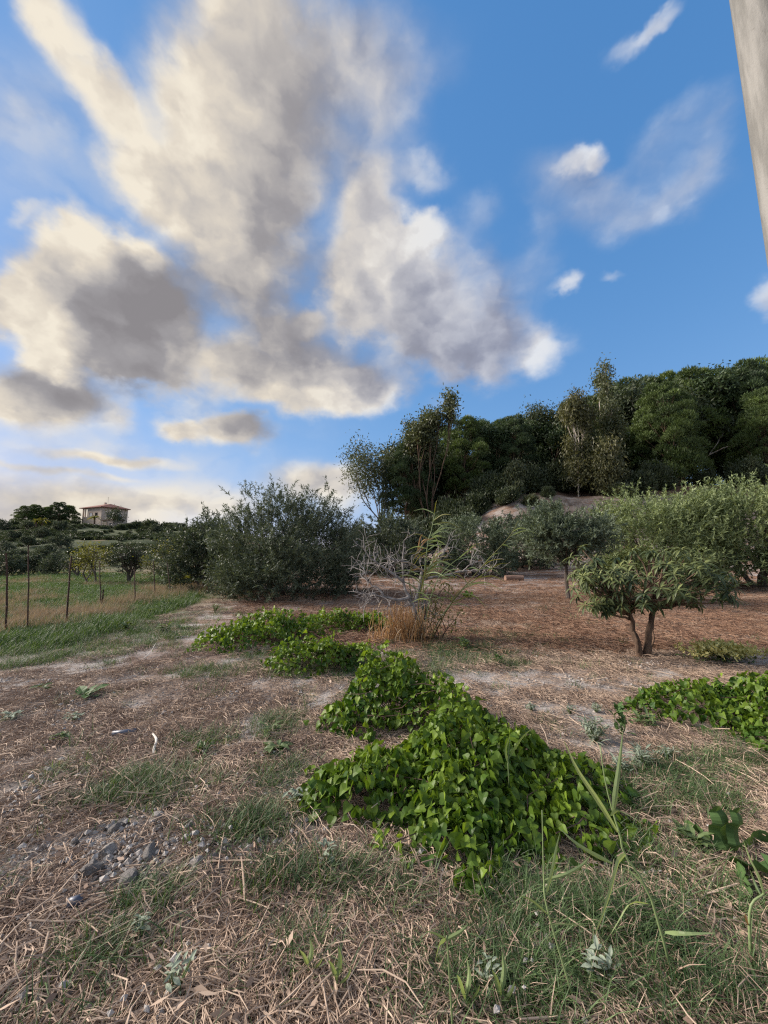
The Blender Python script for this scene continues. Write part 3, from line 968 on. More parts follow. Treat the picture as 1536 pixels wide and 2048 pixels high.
tree('bush', 'bright yellow-green bush tucked under the small left olive', 'bush', yb, at(393, 19), None, 0, 1.0, ('stem', 'foliage'))

HILLO = 'olive trees scattered over the left hillside'
ho = [olive_meshes(121, 4.6, 3.6, .8, 'olive', 70, 10, 16, (.24, .085), .35, (.3, .6), lowskirt=.2), olive_meshes(122, 4.2, 3.2, .9, 'olive', 64, 10, 16, (.24, .085), .35, (.3, .6))]
first = {}
for i, (px, Y, s, lab) in enumerate((
        (22, 27, 1.0, 'nearest hillside olive at the photo edge, behind the first stake'), (75, 29, 1.0, 'greyish hillside olive behind the second stake'),
        (122, 28, .85, 'hillside olive with a crooked forked trunk left of the leaning stake'), (45, 38, .95, 'hillside olive in the second row, seen past the second stake'), (100, 39, 1.0, 'hillside olive in the second row, above the one with the crooked trunk'), (150, 36, .85, 'hillside olive right above the top of the leaning stake'),
        (10, 45, 1.0, 'hillside olive at the photo edge in the third row up'), (60, 50, .9, 'hillside olive on the patch of reddish soil, left of its middle'), (125, 50, 1.0, 'hillside olive right of the patch of reddish soil'), (30, 60, 1.0, 'hillside olive below and left of the palms'), (85, 62, .9, 'hillside olive straight below the palms'), (122, 66, 1.25, 'round dark olive alone on the green slope below the pines'),
        (5, 72, 1.1, 'hillside olive at the photo edge just under the skyline'), (55, 74, 1.0, 'uppermost hillside olive left of the palms'), (225, 40, .8, 'hillside olive above the first almond tree'), (290, 46, .9, 'hillside olive over the bare-branched tree'), (330, 52, 1.0, 'hillside olive above the second almond tree'), (365, 58, 1.1, 'hillside olive behind the small left olive, lower one'), (395, 50, 1.0, 'hillside olive behind the last fence stake'),
        (310, 74, 1.0, 'upper hillside olive under the large crest bush'), (350, 80, 1.0, 'highest hillside olive, under the falling crest'))):
    b = at(px, Y)
    s *= .5
    tree('olive_tree', lab or 'hillside olive outside the left or behind the broad dark olive', 'olive tree', ho[i % 2], b, HILLO, i * 1.3, (s, s, s * .95))

HP = 'pines beside the house on the hill'
for px, top, Y, v, rz, lab in ((45, 1016, 92, 2, 0, 'outermost hilltop pine, wide and pale at its sunny edge'), (72, 1014, 95, 0, 1, 'rounded hilltop pine next to the outermost one'),
                               (92, 1018, 96, 4, 2, 'middle pine of the hilltop row'), (113, 1009, 94, 1, 3, 'pointed pine standing highest in the hilltop row'),
                               (135, 1015, 97, 4, 4, 'hilltop pine nearest the house')):
    b, h = fitted(px, top, Y)
    s = (h + .3) / (PH[v] * .985)
    tree('pine_tree', lab, 'pine tree', pv[v], b, HP, rz, (s * 1.25, s * 1.25, s))
hb = [bush_mesh(131, 2.6, 1.6, 2600, 'bush', (.28, .09)), bush_mesh(132, 2.2, 1.4, 2200, 'almond', (.28, .09))]
for px, Y, s, k, lab in ((30, 86, 1.3, 0, 'dark bush below the outermost hilltop pine'), (60, 84, 1.2, 0, 'dark bush left of the two palms'), (145, 88, 1.3, 0, 'bush on the slope left of the house'),
                         (178, 89, .9, 1, 'ochre bush before the house loggia'), (262, 90, 1.2, 0, 'dark bush right of the house corner'), (280, 92, 1.5, 0, 'spiky dark bush on the skyline right of the house'),
                         (305, 88, 1.7, 0, 'large dark bush where the hill crest slopes down'), (335, 90, 1.4, 0, 'crest bush between the large one and the broad olive'), (360, 92, 1.3, 0, 'last bush on the falling hill crest'),
                         (240, 84, 1.0, 0, 'low bush beside the shed'), (100, 86, 1.2, 0, 'scrub bush right of the palms')):
    tree('bush', lab, 'bush', hb[k], at(px, Y), 'bushes round the hilltop house', px, s, ('stem', 'foliage'))


def palm(px, Y, h, lab):
    b = at(px, Y)
    o = thing('palm_tree', lab, 'palm tree', b, 'palms on the hill')
    rng = np.random.default_rng(px)
    tr = MB()
    limb(tr, (0, 0, -.2), (0, 0, h), .20, .16, rng, 5, .03, 7)
    tr.build('trunk', M['bark_brown'], o)
    cr = MB()
    for k in range(26):
        a = k * 2.399
        el0 = rng.uniform(-.1, 1.2)
        t = np.linspace(0, 1, 6)
        L = 1.5
        rr = L * t * math.cos(el0)
        z = h + L * t * math.sin(el0) - .75 * t ** 2
        path = np.stack([np.cos(a) * rr, np.sin(a) * rr, z], 1)
        cr.ribbon(path, .36 * (1 - .7 * t), fold=.6, rnd=rng.random())
    cr.build('crown', M['almond'], o)


palm(72, 82, 1.2, 'left one of the two short palms below the hilltop pines')
palm(84, 83, 1.5, 'right one of the two short palms below the hilltop pines')
palm(188, 88, 2.3, 'palm with a drooping ochre crown in front of the house')


def house():
    wall = plain_mat('cream_render', (.44, .35, .28), (.56, .46, .37), 1.2, .9, .15)
    roofm = plain_mat('red_brown_tiles', (.14, .055, .042), (.25, .105, .078), 6, .85, .5)
    shut = plain_mat('pale_shutter', (.42, .42, .43), (.55, .55, .56), 3, .7, .1)
    dark = plain_mat('window_glass', (.02, .022, .025), (.035, .038, .042), 2, .15, 0, spec=.6)
    wood = plain_mat('dark_timber', (.07, .035, .025), (.13, .070, .05), 6, .8, .3)
    Y = 97.0
    c = at(181, Y)
    base = min(c[2], at(160, Y)[2], at(230, Y)[2]) - .3
    H = (P(180, 1016, Y)[2] - base) / .78                      # eaves height
    o = thing('house', 'cream two-storey house with open corner loggia and reddish low roof on the hilltop', 'house', (c[0], Y, base), None, R(-24), .78)
    w, dp = 10.2, 8.0                                   # front along x, depth along y, local front at y=0
    x0, x1 = -w / 2, w / 2
    h1 = H * .52
    th = .3
    lg = 2.7                                            # loggia width
    mb = MB()
    mb.box((0, th / 2, h1 / 2), (w, th, h1))                                    # ground floor front
    mb.box((x0 + lg + (w - lg) / 2, th / 2, (h1 + H) / 2 + .001), (w - lg, th, H - h1))     # upper front
    mb.box((x0 + th / 2, th + (dp - th) / 2, h1 / 2), (th, dp - th, h1))
    mb.box((x0 + th / 2, lg + (dp - lg) / 2, (h1 + H) / 2 + .001), (th, dp - lg, H - h1))
    mb.box((x1 - th / 2, th + (dp - th) / 2, H / 2), (th, dp - th, H - .002))
    mb.box((0, dp + th / 2, H / 2), (w, th, H - .004))
    mb.box((x0 + lg + th / 2, th + (lg - th) / 2, (h1 + H) / 2), (th, lg - th, H - h1 - .01))
    mb.box((0, dp / 2 + .2, h1 - .12), (w - 2 * th - .01, dp - .5, .2))
    # loggia parapet and corner pier
    mb.box((x0 + lg / 2, .11, h1 + .45), (lg - .02, .2, .9))
    mb.box((x0 + .11, .2 + lg / 2, h1 + .45), (.2, lg - .25, .9))
    mb.box((x0 + .2, .2, (h1 + .9 + H) / 2), (.36, .36, H - h1 - .92))
    mb.box((x0 + lg * .52, .16, (h1 + .9 + H) / 2), (.28, .28, H - h1 - .92))
    mb.build('wall', wall, o)
    # low hipped roof with a projecting dark fascia
    ov, rh = .75, 1.75
    r = MB()
    e = [(x0 - ov, -ov, H), (x1 + ov, -ov, H), (x1 + ov, dp + ov, H), (x0 - ov, dp + ov, H)]
    e2 = [(a, b_, z + .22) for a, b_, z in e]
    rg = [(x0 + 3.6, dp / 2 + .3, H + rh), (x1 - 3.0, dp / 2 + .3, H + rh)]
    V = np.array(e + e2 + rg)
    r.add(V, [(0, 3, 2, 1), (0, 1, 5, 4), (1, 2, 6, 5), (2, 3, 7, 6), (3, 0, 4, 7), (4, 5, 9, 8), (6, 7, 8, 9)])
    r.f.append(np.array([(5, 6, 9), (7, 4, 8)]) + r.n - len(V)); r.mi.append(np.zeros(2, np.int32))
    ro = r.build('roof', roofm, o)
    MB().box((-1.2, dp / 2 + .6, H + rh + .15), (.6, .6, 1.0)).build('chimney', wall, ro)
    ant = MB().tube([(1.2, dp / 2, H + rh - .2), (1.2, dp / 2, H + rh + 2.3)], .03, 5)
    ant.box((1.2, dp / 2, H + rh + 2.1), (.7, .03, .03)).box((1.2, dp / 2, H + rh + 1.8), (.5, .03, .03))
    ant.build('antenna', M['rust'], ro)

    def window(x, z, ww, hh, mat, side=False):
        fr, pn = MB(), MB()
        if side:
            for dy in (-ww / 2, ww / 2):
                fr.box((x1 + .02, x + dy, z), (.08, .1, hh + .1))
            for dz in (-hh / 2, hh / 2):
                fr.box((x1 + .025, x, z + dz), (.09, ww - .1, .1))
            pn.box((x1 + .01, x, z), (.03, ww - .1, hh - .1))
        else:
            for dx in (-ww / 2, ww / 2):
                fr.box((x + dx, -.02, z), (.1, .08, hh + .1))
            for dz in (-hh / 2, hh / 2):
                fr.box((x, -.025, z + dz), (ww - .1, .09, .1))
            pn.box((x, -.01, z), (ww - .1, .03, hh - .1))
        f = fr.build('window', wood, o)
        pn.build('pane', mat, f)
    window(x0 + lg + 2.0, h1 + 1.25, 1.5, 1.7, shut)
    window(x0 + lg + 4.9, h1 + 1.3, 1.2, 1.5, dark)
    window(x0 + 1.9, h1 * .45, 1.3, 1.3, dark)
    window(x0 + lg + 2.0, h1 * .45, 1.3, 1.4, shut)
    window(2.4, h1 + 1.3, 1.3, 1.5, dark, True)
    window(5.6, h1 + 1.3, 1.3, 1.5, shut, True)
    window(3.8, h1 * .45, 1.3, 1.5, dark, True)
    bal = MB()
    bal.box((x1 + .75, 4.0, h1 - .05), (1.4, 4.5, .18))
    bo = bal.build('balcony', wall, o)
    rl = MB()
    rl.box((x1 + 1.42, 4.0, h1 + .95), (.06, 4.5, .06))
    for k in range(16):
        rl.box((x1 + 1.42, 1.85 + k * .287, h1 + .48), (.03, .03, .88))
    rl.build('railing', wood, bo)

    # shed below the house
    s = thing('shed', 'small beige flat-roofed shed standing below the house', 'shed', at(214, 92) - (0, 0, .2), None, R(-16))
    sw = MB()
    sw.box((0, 1.4, 1.1), (3.3, 2.8, 2.2))
    sw.build('wall', wall, s)
    MB().box((0, 1.4, 2.29), (3.7, 3.2, .16)).build('roof', wood, s)
    MB().box((1.05, -.03, 1.25), (.7, .06, .6)).build('window', dark, s)
    MB().box((-.6, -.03, .95), (.9, .06, 1.88)).build('door', wall, s)
    q = thing('garden_wall', 'low whitish garden wall in front of the house', 'wall', at(178, 91.5) - (0, 0, .3), None, R(4))
    g = MB()
    g.box((0, 0, .55), (4.6, .25, 1.1))
    g.build('masonry', shut, q)
    MB().box((0, 0, 1.14), (4.8, .35, .08)).build('coping', shut, q)
    hutt = thing('outbuilding', 'tiny ochre outbuilding among the bushes right of the house', 'outbuilding', at(275, 94) - (0, 0, .2), None, R(10))
    MB().box((0, 0, .8), (3.2, 2.2, 1.6)).build('wall', wall, hutt)
    MB().box((0, 0, 1.66), (3.6, 2.6, .12)).build('roof', roofm, hutt)
    t = airy_tree(141, 3.6, (0, 0, 1), 1.2, 3, 120, 'bush', 'bark', .1, .7, .1, (.3, .09), .6, .2)
    b, h = fitted(228, 1019, 92.5)
    tree('garden_tree', 'dark tree covering the right corner of the hilltop house', 'tree', t, b, None, 0, (1.35 * h / 3.6, 1.2 * h / 3.6, h / 3.6))


house()

# ------------------------------------------------------------------ fence stakes
STK = 'rusty iron stakes of the old fence'
for xb, yb_, xt, yt, r, lab in (
        (14, 1272, 12, 1106, .022, 'leftmost rusty fence stake, thick and dark at its foot'),
        (55, 1268, 57, 1092, .016, 'thin upright fence stake among tall dry weeds, second from the left'),
        (131, 1254, 143, 1110, .022, 'dark fence stake leaning to the right'),
        (202, 1216, 199, 1122, .019, 'fence stake below the almond tree, with a short stub at its foot'),
        (271, 1208, 269, 1138, .020, 'fence stake in front of the bare-branched tree'),
        (310, 1193, 307, 1122, .020, 'fence stake rising from pinkish dry grass right of the bare tree'),
        (341, 1189, 334, 1124, .019, 'slightly leaning fence stake under the second almond tree'),
        (361, 1181, 360, 1128, .019, 'short fence stake just right of the leaning one'),
        (381, 1164, 383, 1112, .019, 'last fence stake before the small left olive')):
    g = G(xb, yb_)
    tp = P(xt, yt, g[1])
    d = tp - g
    rng = np.random.default_rng(int(xb))
    mb = MB()
    t = np.linspace(-.08, 1, 6)[:, None]
    path = np.array([0, 0, 0]) + d * t + rng.normal(0, .006, (6, 3))
    k = np.linspace(1.15, .85, 6)
    mb.tube(path, r * k, 4, .5)
    o = thing('fence_stake', lab, 'fence stake', g, STK)
    mb.build('shaft', M['rust'], o)
    for q in (.35, .62, .88):
        c = d * q
        cl = MB()
        cl.tube([c + (-r * 1.5, -r * 1.2, 0), c + (r * 1.6, -r * 1.3, .01)], .006, 4)
        cl.build('wire_tie', M['rust'], o)
    if xb == 202:
        MB().tube([(.03, -.02, -.05), (.05, -.03, .55)], .024, 4).build('stub', M['rust'], o)


# ------------------------------------------------------------------ single leaves
def heart_leaf():
    o = [(0, 0), (.22, -.10), (.42, -.04), (.50, .16), (.42, .42), (.22, .72), (0, 1.0)]
    V, F = [(0, 0, 0), (0, .45, -.03), (0, 1.0, -.16)], []
    for s in (1, -1):
        idx = [0]
        for x, y in o[1:-1]:
            V.append((s * x, y, .16 * abs(x) + .05 * math.sin(y * 5 + s) - .14 * y * y))
            idx.append(len(V) - 1)
        idx.append(2)
        for a, b in zip(idx[:-1], idx[1:]):
            F.append((1, a, b) if s < 0 else (1, b, a))
    # stalk
    V += [(-.015, 0, 0), (.015, 0, 0), (.01, -.45, .12), (-.01, -.45, .12)]
    n = len(V)
    F += [(n - 4, n - 3, n - 2), (n - 4, n - 2, n - 1)]
    return np.array(V, float), np.array(F)


def lance_leaf(width=.27, curl=.35, fold=.3, n=6, wav=0.0):
    t = np.linspace(0, 1, n)
    w = width * np.sin(np.pi * np.clip(t * .92 + .06, 0, 1)) ** .8 * (.75 + .5 * t) * (1 - t ** 6)
    V, F = [], []
    for i in range(n):
        y = t[i] * (1 - .18 * curl * t[i])
        z = -curl * t[i] ** 2
        zz = wav * math.sin(i * 2.3)
        V += [(-w[i] / 2, y, z + fold * w[i] / 2 + zz), (0, y, z), (w[i] / 2, y, z + fold * w[i] / 2 - zz)]
    for i in range(n - 1):
        a, b = 3 * i, 3 * i + 3
        F += [(a, a + 1, b + 1), (a, b + 1, b), (a + 1, a + 2, b + 2), (a + 1, b + 2, b + 1)]
    return np.array(V, float), np.array(F)


def tmpl_mesh(name, VF, mat):
    return MB().add(VF[0], VF[1]).mesh(name, mat)


def put_leaves(root, tmpl, meshes, pos, ydir, zdir, size, rnd, mat, limit=300, part='leaf', rest='leaves'):
    """the nearest leaves to the path stand as parts of their own, the others are one joined part"""
    y = unit(np.asarray(ydir, float))
    x = unit(np.cross(y, np.asarray(zdir, float)))
    z = np.cross(x, y)
    base = np.array(root.location)
    order = np.argsort(np.linalg.norm(pos + base - CAM, axis=1))
    near, far = order[:limit], order[limit:]
    for i in near:
        m = Matrix(((x[i][0], y[i][0], z[i][0]), (x[i][1], y[i][1], z[i][1]), (x[i][2], y[i][2], z[i][2])))
        o = link(part, meshes[i % len(meshes)], root)
        o.color = (rnd[i], rnd[i], rnd[i], 1)
        o.matrix_basis = Matrix.Translation(pos[i]) @ m.to_4x4() @ Matrix.Scale(size[i], 4)
    if len(far):
        tv, tf = tmpl
        V = pos[far][:, None] + size[far][:, None, None] * (tv[None, :, :1] * x[far][:, None] + tv[None, :, 1:2] * y[far][:, None] + tv[None, :, 2:] * z[far][:, None])
        F = (tf[None] + np.arange(len(far))[:, None, None] * len(tv)).reshape(-1, tf.shape[1])
        o = MB().add(V, F, np.repeat(rnd[far], len(tv))).build(rest, mat, root)
        o['kind'] = 'stuff'


HEART = heart_leaf()
h2 = (HEART[0] * (1.12, .92, 1.8), HEART[1])
HEARTS = [tmpl_mesh('heart_leaf', HEART, M['vine_obj']), tmpl_mesh('heart_leaf', h2, M['vine_obj'])]


def vine(label, lobes, seed, dens, size=(.055, .10), runners=6, limit=300):
    """lobes: x, y, half width, half depth, height"""
    rng = np.random.default_rng(seed)
    Ls = np.array(lobes, float)
    c = Ls[:, :2].mean(0)
    loc = np.array([c[0], c[1], float(hz(*c))])
    root = thing('vine', label, 'vine', loc, 'heart-leaved vines creeping over the ground')

    def S(x, y):
        h = np.zeros_like(x)
        for lx, ly, rx, ry, hh in Ls:
            r2 = ((x - lx) / rx) ** 2 + ((y - ly) / ry) ** 2
            h = np.maximum(h, hh * np.clip(1 - r2, 0, 1) ** .55)
        return h * (.30 + 1.25 * fbm(x * 5.2, y * 5.2, seed, 3))
    pts = []
    for lx, ly, rx, ry, hh in Ls:
        n = int(dens * math.pi * rx * ry * (1 + 1.1 * hh / min(rx, ry)))
        a = rng.uniform(0, 6.283, n); r = rng.uniform(0, 1, n) ** .5 * 1.06
        pts.append(np.stack([lx + np.cos(a) * r * rx, ly + np.sin(a) * r * ry], 1))
    q = np.concatenate(pts)
    s = S(q[:, 0], q[:, 1])
    e = .04
    gx = (S(q[:, 0] + e, q[:, 1]) - S(q[:, 0] - e, q[:, 1])) / (2 * e)
    gy = (S(q[:, 0], q[:, 1] + e) - S(q[:, 0], q[:, 1] - e)) / (2 * e)
    k = rng.random(len(q)) ** .5
    zz = hz(q[:, 0], q[:, 1]) + .02 + s * (.35 + .68 * k) + rng.normal(0, .015, len(q))
    # runners that leave the mound
    for _ in range(runners):
        lx, ly, rx, ry, hh = Ls[rng.integers(len(Ls))]
        a = rng.uniform(0, 6.283)
        m = rng.integers(6, 13)
        d = np.array([math.cos(a), math.sin(a)])
        t = np.linspace(.9, 1.2 + .25 * rng.random(), m)
        w = np.array([lx, ly]) + d[None] * t[:, None] * np.array([rx, ry]) + rng.normal(0, .02, (m, 2))
        q = np.concatenate([q, w]); zz = np.concatenate([zz, hz(w[:, 0], w[:, 1]) + .03 + rng.uniform(0, .06, m)])
        gx = np.concatenate([gx, np.full(m, -d[0])]); gy = np.concatenate([gy, np.full(m, -d[1])]); k = np.concatenate([k, np.ones(m)])
    # shoots standing out of the top
    for _ in range(runners):
        lx, ly, rx, ry, hh = Ls[rng.integers(len(Ls))]
        p0 = np.array([lx + rng.normal(0, .5) * rx, ly + rng.normal(0, .4) * ry])
        m = 6
        hgt = float(S(p0[:1], p0[1:])[0]) + float(hz(*p0))
        d = rng.normal(0, .05, 2)
        w = p0 + np.linspace(0, 1, m)[:, None] * d
        q = np.concatenate([q, w]); zz = np.concatenate([zz, hgt + np.linspace(.0, rng.uniform(.06, .14), m)])
        gx = np.concatenate([gx, rng.normal(0, .6, m)]); gy = np.concatenate([gy, rng.normal(0, .6, m)]); k = np.concatenate([k, np.full(m, 1.3)])
    n = len(q)
    nz = np.stack([-gx, -gy, np.full(n, .9)], 1)
    nz = unit(nz) + rng.normal(0, .75, (n, 3))
    down = np.stack([-gx, -gy, -.25 - np.hypot(gx, gy)], 1)
    yd = unit(down) * .8 + rng.normal(0, .55, (n, 3))
    sz = rng.uniform(*size, n) * np.where(k > 1.2, .6, 1.0)
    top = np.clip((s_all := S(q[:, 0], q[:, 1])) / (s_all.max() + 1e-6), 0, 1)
    rnd = np.clip(.0 + .42 * k * rng.random(n) + .28 * top ** 2 + rng.normal(0, .14, n) + .25 * (k > 1.2), 0, 1)  # upper leaves paler, inner ones darker: mound light and shade painted into leaf tone
    pos = np.stack([q[:, 0], q[:, 1], zz], 1) - loc
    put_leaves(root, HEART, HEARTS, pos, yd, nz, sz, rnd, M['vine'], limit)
    st = MB()
    for _ in range(46):
        i, j = rng.integers(n), rng.integers(n)
        a, b = pos[i].copy(), pos[j].copy()
        if np.linalg.norm(a - b) > .9:
            continue
        a[2] -= .05; b[2] -= .03
        limb(st, a, b, .004, .003, rng, 5, .2, 4)
    for lx, ly, rx, ry, hh in Ls:
        for _ in range(10):
            a = np.array([lx + rng.normal(0, .25) * rx, ly + rng.normal(0, .25) * ry, 0])
            b = a + np.array([rng.normal(0, .4) * rx, rng.normal(0, .4) * ry, 0])
            a[2] = float(hz(a[0], a[1])) - .03
            b[2] = float(hz(b[0], b[1])) + hh * rng.uniform(.4, .85)
            limb(st, a - loc, b - loc, .006, .003, rng, 5, .2, 4)
    st.build('stems', M['twig'], root)
    return root


vine('large vine mound nearest the path, big heart leaves spreading low to both sides', [
    (.66, 3.0, .56, .48, .38), (.0, 2.66, .52, .34, .24), (1.18, 2.75, .44, .34, .18), (.45, 2.25, .30, .26, .14), (.95, 2.36, .40, .30, .16), (.5, 2.6, .6, .4, .24), (-.32, 2.62, .25, .16, .08), (.44, 1.98, .13, .12, .07), (.14, 2.12, .10, .08, .05), (1.35, 2.3, .16, .12, .06)], 201, 640, (.028, .072), 9)
vine('pointed vine mound rising just behind the largest one', [
    (.06, 4.0, .42, .42, .56), (-.18, 3.75, .40, .36, .26), (.52, 3.66, .46, .40, .36)], 202, 640, (.028, .068), 7)
vine('yellowish green vine mound farthest left, next to the pasture grass', [
    (-2.35, 6.75, .85, .50, .42), (-2.0, 7.4, .9, .45, .50)], 203, 470, (.030, .072), 6)
vine('low strip of vine running back towards the broad olive', [
    (-1.1, 8.2, .9, .40, .38), (-.3, 8.1, .7, .35, .34)], 204, 420, (.030, .070), 5)
vine('small vine mound between the pointed one and the farthest left one', [
    (-1.0, 5.45, .62, .42, .44), (-.55, 5.6, .45, .35, .36)], 205, 500, (.030, .070), 6)
vine('vine patch at the right side of the photo beyond the pale grey weeds', [
    (3.1, 3.95, .70, .40, .27), (3.9, 3.75, .85, .50, .36), (5.0, 3.9, .8, .6, .38), (3.35, 3.35, .38, .20, .20)], 206, 560, (.028, .072), 6)


# ------------------------------------------------------------------ loquat tree
def loquat():
    Y = DUG[1]
    root = thing('loquat_tree', 'low spreading loquat tree with long leathery leaves and twin brown trunk in dug earth', 'loquat tree', DUG)
    rng = np.random.default_rng(301)
    k = Y / FOC

    def L(px, py, dy=0.0):
        return P(px, py, Y + dy) - DUG
    tr = MB()
    base = np.array([0, 0, -.05])
    stems = [([base + (-.02, 0, 0), L(1272, 1275), L(1266, 1250), L(1258, 1225)], (.055, .042, .036, .028)),
             ([base + (.05, 0, 0), L(1298, 1270), L(1304, 1238), L(1310, 1215)], (.060, .048, .040, .030)),
             ([base + (.07, .03, 0), L(1308, 1280, .05), L(1307, 1240, .06)], (.014, .012, .009)),
             ([base + (-.06, .02, 0), L(1275, 1285, -.04), L(1268, 1262, -.03)], (.03, .022, .016))]
    for p, r in stems:
        p = np.array(p)
        tt = np.linspace(0, 1, len(p)); t2 = np.linspace(0, 1, 9)
        pp = np.stack([np.interp(t2, tt, p[:, i]) for i in range(3)], 1) + rng.normal(0, .008, (9, 3))
        tr.tube(pp, np.interp(t2, tt, r), 7, rng.random(), wob=.12, rng=rng)
    tips = []
    cen = L(1292, 1158)
    rx, ry, rz = 145 * k, 1.0, 55 * k
    n = 215
    for i in range(n):
        d = unit(rng.normal(size=3))
        p = cen + d * rng.uniform(.45, 1) ** .5 * np.array([rx, ry, rz])
        p[2] += .10 * math.sin(p[0] * 5)
        tips.append(p)
    for i in range(16):
        tips.append(L(1205 + rng.normal(0, 16), 1215 + rng.normal(0, 10), rng.normal(-.15, .12)))
    for i in range(16):
        tips.append(L(1168 + rng.normal(0, 14), 1150 + rng.normal(0, 22), rng.normal(0, .2)))
    tips = np.array(tips)
    f1, f2 = L(1258, 1225), L(1310, 1215)
    for p in tips[::2]:
        f = f1 if p[0] < .0 else f2
        limb(tr, f, p - (0, 0, .05), .018, .007, rng, 6, .16, 5, .04)
    limb(tr, L(1262, 1240), L(1205, 1222, -.15), .02, .010, rng, 6, .12, 5)
    tr.build('trunk', M['bark_brown'], root, smooth=True)
    pos, yd, zd, sz, rn = [], [], [], [], []
    for p in tips:
        m = 13
        tone = rng.uniform(0, .28)
        axis = unit(unit(p - cen) * .5 + (0, 0, .8))
        for j in range(m):
            a = j * 2.399 + rng.uniform(-.2, .2)
            el = .95 - 1.55 * (1 - j / m) + rng.normal(0, .15)
            u = unit(np.cross(axis, (0.3, .9, .1))); v = np.cross(axis, u)
            d = unit((u * math.cos(a) + v * math.sin(a)) * math.cos(el) + axis * math.sin(el))
            pos.append(p + d * .015); yd.append(d); zd.append(axis + (0, 0, .3))
            sz.append(rng.uniform(.10, .165) * (.75 if j > m - 4 else 1))
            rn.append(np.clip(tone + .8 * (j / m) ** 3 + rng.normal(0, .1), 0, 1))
    T1, T2 = lance_leaf(.28, .30), lance_leaf(.25, .55, .4)
    ms = [tmpl_mesh('loquat_leaf', T1, M['loquat_obj']), tmpl_mesh('loquat_leaf', T2, M['loquat_obj'])]
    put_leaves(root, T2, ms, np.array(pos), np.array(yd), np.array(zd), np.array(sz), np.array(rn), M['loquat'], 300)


loquat()


# ------------------------------------------------------------------ dead shrub, dry canes and reeds growing through it
def smooth_path(pts, n=12):
    pts = np.asarray(pts, float)
    s = np.concatenate([[0], np.cumsum(np.linalg.norm(np.diff(pts, axis=0), axis=1))])
    s /= s[-1]
    # Catmull-Rom through the points
    out = []
    ext = np.vstack([2 * pts[0] - pts[1], pts, 2 * pts[-1] - pts[-2]])
    for u in np.linspace(0, len(pts) - 1.0001, n):
        i = int(u); f = u - i
        p0, p1, p2, p3 = ext[i:i + 4]
        out.append(.5 * ((2 * p1) + (p2 - p0) * f + (2 * p0 - 5 * p1 + 4 * p2 - p3) * f ** 2 + (3 * p1 - p0 - 3 * p2 + p3) * f ** 3))
    return np.array(out)


